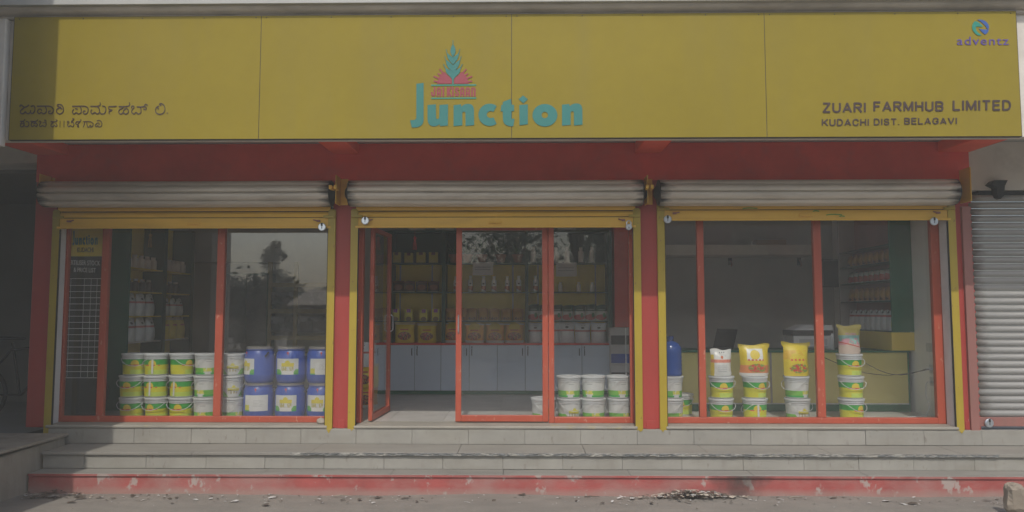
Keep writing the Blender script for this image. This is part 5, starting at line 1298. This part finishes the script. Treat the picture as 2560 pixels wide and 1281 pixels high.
# ------------------------------------------------------------------ stones and litter
def rock(label, loc, sx, sy, sz, seed, mat, name='rock'):
    rr = random.Random(seed); n, k = 12, 9; vs = []; fs = []
    ph = [(rr.uniform(-1, 1), rr.uniform(-1, 1), rr.uniform(-1, 1), rr.uniform(.55, 1.0)) for _ in range(9)]
    for i in range(k + 1):
        for j in range(n):
            th = math.pi * i / k; a = 2 * math.pi * j / n
            d = Vector((math.sin(th) * math.cos(a), math.sin(th) * math.sin(a), math.cos(th)))
            r = 1.0
            for p in ph:                       # broken planes
                q = Vector(p[:3]).normalized(); c = d.dot(q)
                if c > .05: r = min(r, p[3] / c)
            r *= 1 + rr.uniform(-.02, .02)
            vs.append((d.x * r * sx, d.y * r * sy, d.z * r * sz))
    for i in range(k):
        for j in range(n): fs.append((i * n + j, (i + 1) * n + j, (i + 1) * n + (j + 1) % n, i * n + (j + 1) % n))
    mb = MB(); mb.add(vs, fs); zm = min(v[2] for v in mb.v); mb.move(0, 0, -zm - .006)
    o = part(name, mb, mat, None, loc=loc); return tag(o, label, 'rock')
M_ROCK = paint('broken_rock', (.30, .255, .20), .9, .2, 8, dirt=.4, dirtc=(.17, .12, .08), bump=.5)
M_STONE = paint('grey_stone', (.36, .33, .28), .9, .15, 10, bump=.5)
yk = -1.50; xk = WX(2538, yk, 1255)
r1 = rock('large broken rock leaning on the ground before the red step', (xk, yk, 0), .105, .12, .16, 11, M_ROCK); r1.rotation_euler = (R(6), R(-14), R(20))
rock('small grey stone on the sill beside the yellow guide rail', (WX(806, -.11, 1050), -.115, ZF + .001), .062, .05, .036, 5, M_STONE, 'stone')

M_LIT = paint('dry_litter', (.36, .32, .26), .85, .25, 25, rnd=.3)
M_LITP = paint('pale_litter', (.50, .49, .46), .8, .15, 25, rnd=.2)
M_LITD = paint('dark_litter', (.10, .08, .06), .9, .3, 25)
def scraps(mb, n, cx, cy_, sx, sy, rr, size, zt=0.05):
    for _ in range(n):
        x = rr.gauss(cx, sx); y = rr.gauss(cy_, sy)
        if y > Y1 - .03: y = Y1 - .03 - abs(rr.gauss(0, .03))
        h = max(0, zt * math.exp(-((x - cx) / (1.4 * sx)) ** 2) * math.exp(-((y - (Y1 - .05)) / .12) ** 2))
        a = rr.uniform(0, 6.28); L = size * rr.choice((.4, .6, .8, 1.0, 1.3, 2.2)); w = L * rr.uniform(.2, .8); tl = rr.uniform(-.6, .6); z = .002 + rr.uniform(0, h)
        ca, sa_ = math.cos(a), math.sin(a); pts = []
        for u, v, k in ((-1, -1, 0), (0, -1, .3), (1, -.7, .1), (1, .8, .25), (0, 1, .55), (-1, .8, .1)):
            dx, dy = u * L / 2, v * w / 2
            pts.append((x + dx * ca - dy * sa_, y + dx * sa_ + dy * ca, z + k * w * .35 + abs(tl) * (u + 1) * L * .12))
        mb.add(pts, [(0, 1, 4, 5), (1, 2, 3, 4)])
rr = random.Random(21)
pile = thing('litter_heap', 'heap of dry leaves and paper scraps swept against the scorched red step', 'litter'); pile['kind'] = 'stuff'
xc = WX(1740, -1.05, 1245)
for mt, n, s in ((M_LIT, 200, .026), (M_LITP, 60, .030), (M_LITD, 240, .024), (M_ROCK, 150, .024)):
    mb = MB(); scraps(mb, n, xc, Y1 - .06, .22, .045, rr, s, .06); o = part('scrap', mb, mt, pile); o['kind'] = 'stuff'
pile2 = thing('litter_heap', 'scattered rubbish in the shade at the foot of the stained plinth', 'litter'); pile2['kind'] = 'stuff'
for mt, n, s in ((M_LIT, 34, .03), (M_LITP, 10, .045), (M_LITD, 70, .035)):
    mb = MB(); scraps(mb, n, -4.42, Y1 - .14, .24, .08, rr, s, .03); o = part('scrap', mb, mt, pile2); o['kind'] = 'stuff'
gr = thing('litter', 'loose straw and crumbs scattered along the dusty ground', 'litter'); gr['kind'] = 'stuff'
mb = MB()
for _ in range(260): scraps(mb, 1, rr.uniform(-4.3, 4.8), Y1 - .05 - abs(rr.gauss(0, .16)), .02, .02, rr, rr.choice((.012, .016, .02, .035)), .0)
o = part('scrap', mb, M_LITD, gr); o['kind'] = 'stuff'
mb = MB()
for _ in range(160): scraps(mb, 1, rr.uniform(-4.3, 4.8), Y1 - .05 - abs(rr.gauss(0, .2)), .02, .02, rr, rr.choice((.012, .016, .03)), .0)
o = part('scrap', mb, M_LITP, gr); o['kind'] = 'stuff'
for px, py, L, lb in ((1480, 1245, .14, 'dark twig lying before the red step'), (1990, 1247, .13, 'short brown stick on the ground near the grey painted streak'), (855, 1243, .16, 'thin forked straw on the ground below the red step')):
    y = Y1 - .10; x = WX(px, y, py); o = part('twig', MB().tube([(-L / 2, 0, .006), (-.02, .012, .010), (.03, -.006, .012), (L / 2, .01, .007)], .005, 6, .003), M_LITD if px < 1900 and px > 900 else M_ROCK, None, loc=(x, y, 0)); tag(o, lb, 'twig', 'twigs on the ground')

# ------------------------------------------------------------------ what stands across the street (seen in the panes)
M_BARK = paint('bark', (.11, .08, .055), .9, .25, 8, bump=.5)
M_FOL = paint('tree_leaf', (.045, .085, .025), .6, .35, 3)
def tree(x, y, h, rad, seed, label, n=2600, sparse=1.0, conical=False):
    rr = random.Random(seed); t = thing('street_tree', label, 'tree', (x, y, -.02), 0, 'trees across the street')
    mb = MB(); mb.tube([(0, 0, 0), (rr.uniform(-.1, .1), 0, h * .25), (rr.uniform(-.25, .25), rr.uniform(-.2, .2), h * .55), (0, 0, h * .85)], .05 * h ** .7, 8, .02)
    clumps = []
    for k in range(18):
        a = rr.uniform(0, 6.28); u = rr.uniform(.38, .98); q = rad * rr.uniform(.25, .95) * ((1.15 - u) if conical else (1 - abs(u - .62) * .9))
        c = Vector((q * math.cos(a), q * math.sin(a), h * u)); clumps.append((c, rad * rr.uniform(.22, .42) * (.7 if conical else 1)))
        mb.tube([(0, 0, h * u * .55), tuple(c * .6 + Vector((0, 0, h * u * .25))), tuple(c)], .02 * h ** .6, 5, .008)
    part('trunk', mb, M_BARK, t)
    vs = []; fs = []
    for k in range(int(n * sparse)):
        c, cr = rr.choice(clumps)
        d = Vector((rr.gauss(0, 1), rr.gauss(0, 1), rr.gauss(0, .8))).normalized() * cr * rr.uniform(.45, 1.08)
        p = c + d; s = rr.uniform(.07, .16) * (rad / 2.2) ** .4
        a1 = Vector((rr.uniform(-1, 1), rr.uniform(-1, 1), rr.uniform(-.7, .5))).normalized(); a2 = a1.cross(Vector((rr.uniform(-1, 1), rr.uniform(-1, 1), 1))).normalized()
        i = len(vs); vs += [p - a1 * s, p + a2 * s * .45, p + a1 * s, p - a2 * s * .45]; fs.append((i, i + 1, i + 2, i + 3))
    m2 = MB(); m2.add(vs, fs); part('crown', m2, M_FOL, t)
def bush(x, y, w, h, seed, label, n=3600):
    rr = random.Random(seed); t = thing('bushy_tree', label, 'tree', (x, y, -.02), 0, 'trees across the street')
    part('trunk', MB().tube([(0, 0, 0), (.1, 0, h * .4), (0, .1, h * .8)], .12, 8, .04), M_BARK, t)
    vs = []; fs = []
    cl = [(rr.uniform(-.9, .9) * w / 2, rr.uniform(-.5, .5) * w / 2, h * rr.uniform(.15, .80), rr.uniform(.20, .36) * w) for _ in range(16)]
    for k in range(n):
        c = rr.choice(cl); d = Vector((rr.gauss(0, 1), rr.gauss(0, 1), rr.gauss(0, .75))).normalized() * c[3] * rr.uniform(.3, 1.05)
        p = Vector(c[:3]) + d; p.z = max(.1, min(p.z, h * rr.uniform(.97, 1.03))); s_ = rr.uniform(.10, .20)
        a1 = Vector((rr.uniform(-1, 1), rr.uniform(-1, 1), rr.uniform(-.7, .5))).normalized(); a2 = a1.cross(Vector((rr.uniform(-1, 1), rr.uniform(-1, 1), 1))).normalized()
        i = len(vs); vs += [p - a1 * s_, p + a2 * s_ * .5, p + a1 * s_, p - a2 * s_ * .5]; fs.append((i, i + 1, i + 2, i + 3))
    m2 = MB(); m2.add(vs, fs); part('crown', m2, M_FOL, t)
tree(-11.8, -27.5, 5.0, 1.5, 1, 'pointed dark tree rising above the bushes across the street', 2600, 1, True)
bush(-14.6, -26.5, 3.6, 4.1, 61, 'tall bushy tree across the street farthest along from the awnings')
bush(-12.6, -26.2, 3.2, 3.8, 62, 'bushy tree across the street under the pointed tree')
bush(-10.6, -26.0, 3.2, 3.5, 63, 'rounded bushy tree across the street between the pointed tree and the stalls')
bush(-8.6, -26.4, 3.0, 3.0, 64, 'lowest bushy tree across the street behind the stalls')
tree(-0.4, -18.5, 7.0, 2.4, 4, 'tall loose crowned tree across the street opposite the shut door', 3000, .8)
tree(1.9, -19.2, 7.6, 2.6, 5, 'tall full crowned tree across the street opposite the fixed pane', 3200)
tree(-4.0, -30, 4.6, 2.0, 7, 'small far tree between the awnings and the loose crowned tree', 1600)
# a tall neighbouring house wing that throws the shade over the sign end
hs = thing('house_wing', 'tall cream house wing standing forward of the shop and shading its end', 'building', (0, 0, 0))
part('wall', MB().box(-9.5, -4.38, -3.0, -2.3, -.03, 8.6), M_CREAM, hs)
part('roof_edge', MB().box(-9.6, -4.34, -3.07, -2.26, 8.601, 8.75), M_WHITEBAND, hs, bev=.01)
for z in (1.0, 4.2):
    for a in (-8.2, -6.3):
        f = part('window', MB().box(a, a + 1.1, -3.05, -3.001, z, z + 1.3), M_BROWNSTEEL, hs); part('sill', MB().box(a - .06, a + 1.16, -3.11, -3.002, z - .07, z - .001), M_WHITEBAND, f)
for a in (-5.6, -4.0): pass
fh = thing('street_house', 'low flat roofed house across the street behind the loose crowned tree', 'building', (0, 0, 0), 0, 'houses across the street')
part('wall', MB().box(-2.4, 3.3, -25, -21, -.03, 3.45), M_STAIN, fh); part('roof_slab', MB().box(-2.6, 3.35, -25.1, -20.8, 3.451, 3.58), M_CREAM, fh)
part('door', MB().box(-.5, .5, -20.99, -20.94, -.02, 2.1), M_BROWNSTEEL, fh); part('window', MB().box(1.4, 2.6, -20.99, -20.94, 1.0, 2.2), M_BROWNSTEEL, fh)
th = thing('street_house', 'tall plain house across the street opposite the counter window', 'building', (0, 0, 0), 0, 'houses across the street')
part('wall', MB().box(3.6, 19.0, -30, -23, -.03, 9.0), M_STAIN, th); part('roof_slab', MB().box(3.5, 19.1, -30.1, -22.8, 9.001, 9.15), M_CREAM, th)
for z in (1.0, 4.0, 6.6):
    for a in (4.8, 7.4, 10.0, 12.6, 15.2): part('window', MB().box(a, a + 1.1, -22.99, -22.95, z, z + 1.3), M_BROWNSTEEL, th)
# low stalls with awnings
M_AWN = paint('faded_awning', (.40, .33, .24), .8, .12, 3); M_AWN2 = paint('dark_awning', (.16, .12, .10), .8, .12, 3)
for k, (x, y, wd, mt, lb) in enumerate(((-7.2, -21, 2.8, M_AWN, 'low stall with a faded tan awning across the street'), (-4.0, -22.5, 2.6, M_AWN2, 'low stall with a dark awning across the street'))):
    t = thing('market_stall', lb, 'stall', (x, y, 0), 0, 'stalls across the street')
    part('back_wall', MB().box(-wd / 2, wd / 2, -1.6, -1.5, -.02, 2.3), M_STAIN, t)
    for s in (-1, 1):
        part('post', MB().box(s * wd / 2 - .05, s * wd / 2 + .05, .9, 1.0, -.02, 2.0), M_BARK, t)
        part('side_wall', MB().box(s * wd / 2 - .04, s * wd / 2 + .04, -1.5, .2, -.02, 2.1), M_STAIN, t)
    mb = MB(); mb.add([(-wd / 2 - .2, -1.7, 2.6), (wd / 2 + .2, -1.7, 2.6), (wd / 2 + .2, 1.2, 1.95), (-wd / 2 - .2, 1.2, 1.95), (-wd / 2 - .2, -1.7, 2.64), (wd / 2 + .2, -1.7, 2.64), (wd / 2 + .2, 1.2, 1.99), (-wd / 2 - .2, 1.2, 1.99)],
                      [(0, 3, 2, 1), (4, 5, 6, 7), (0, 1, 5, 4), (1, 2, 6, 5), (2, 3, 7, 6), (3, 0, 4, 7)]); part('awning', mb, mt, t)
    part('counter', MB().box(-wd / 2 + .06, wd / 2 - .06, .3, .85, -.02, .9), M_WOOD, t)
# ------------------------------------------------------------------ thin haze volume, added as an even veil to lift the blacks
HAZE = 0.0065
hm = bpy.data.materials.new('veil_haze'); hm.use_nodes = True; nt = hm.node_tree; nt.nodes.clear()
ho = nt.nodes.new('ShaderNodeOutputMaterial'); hv = nt.nodes.new('ShaderNodeVolumePrincipled')
hv.inputs['Color'].default_value = (.93, .95, .90, 1); hv.inputs['Density'].default_value = HAZE; hv.inputs['Anisotropy'].default_value = 0.0
nt.links.new(hv.outputs[0], ho.inputs['Volume'])
hz = part('haze', MB().box(-94, 94, -124, 64, -1.05, 9.4), hm); tag(hz, kind='stuff')
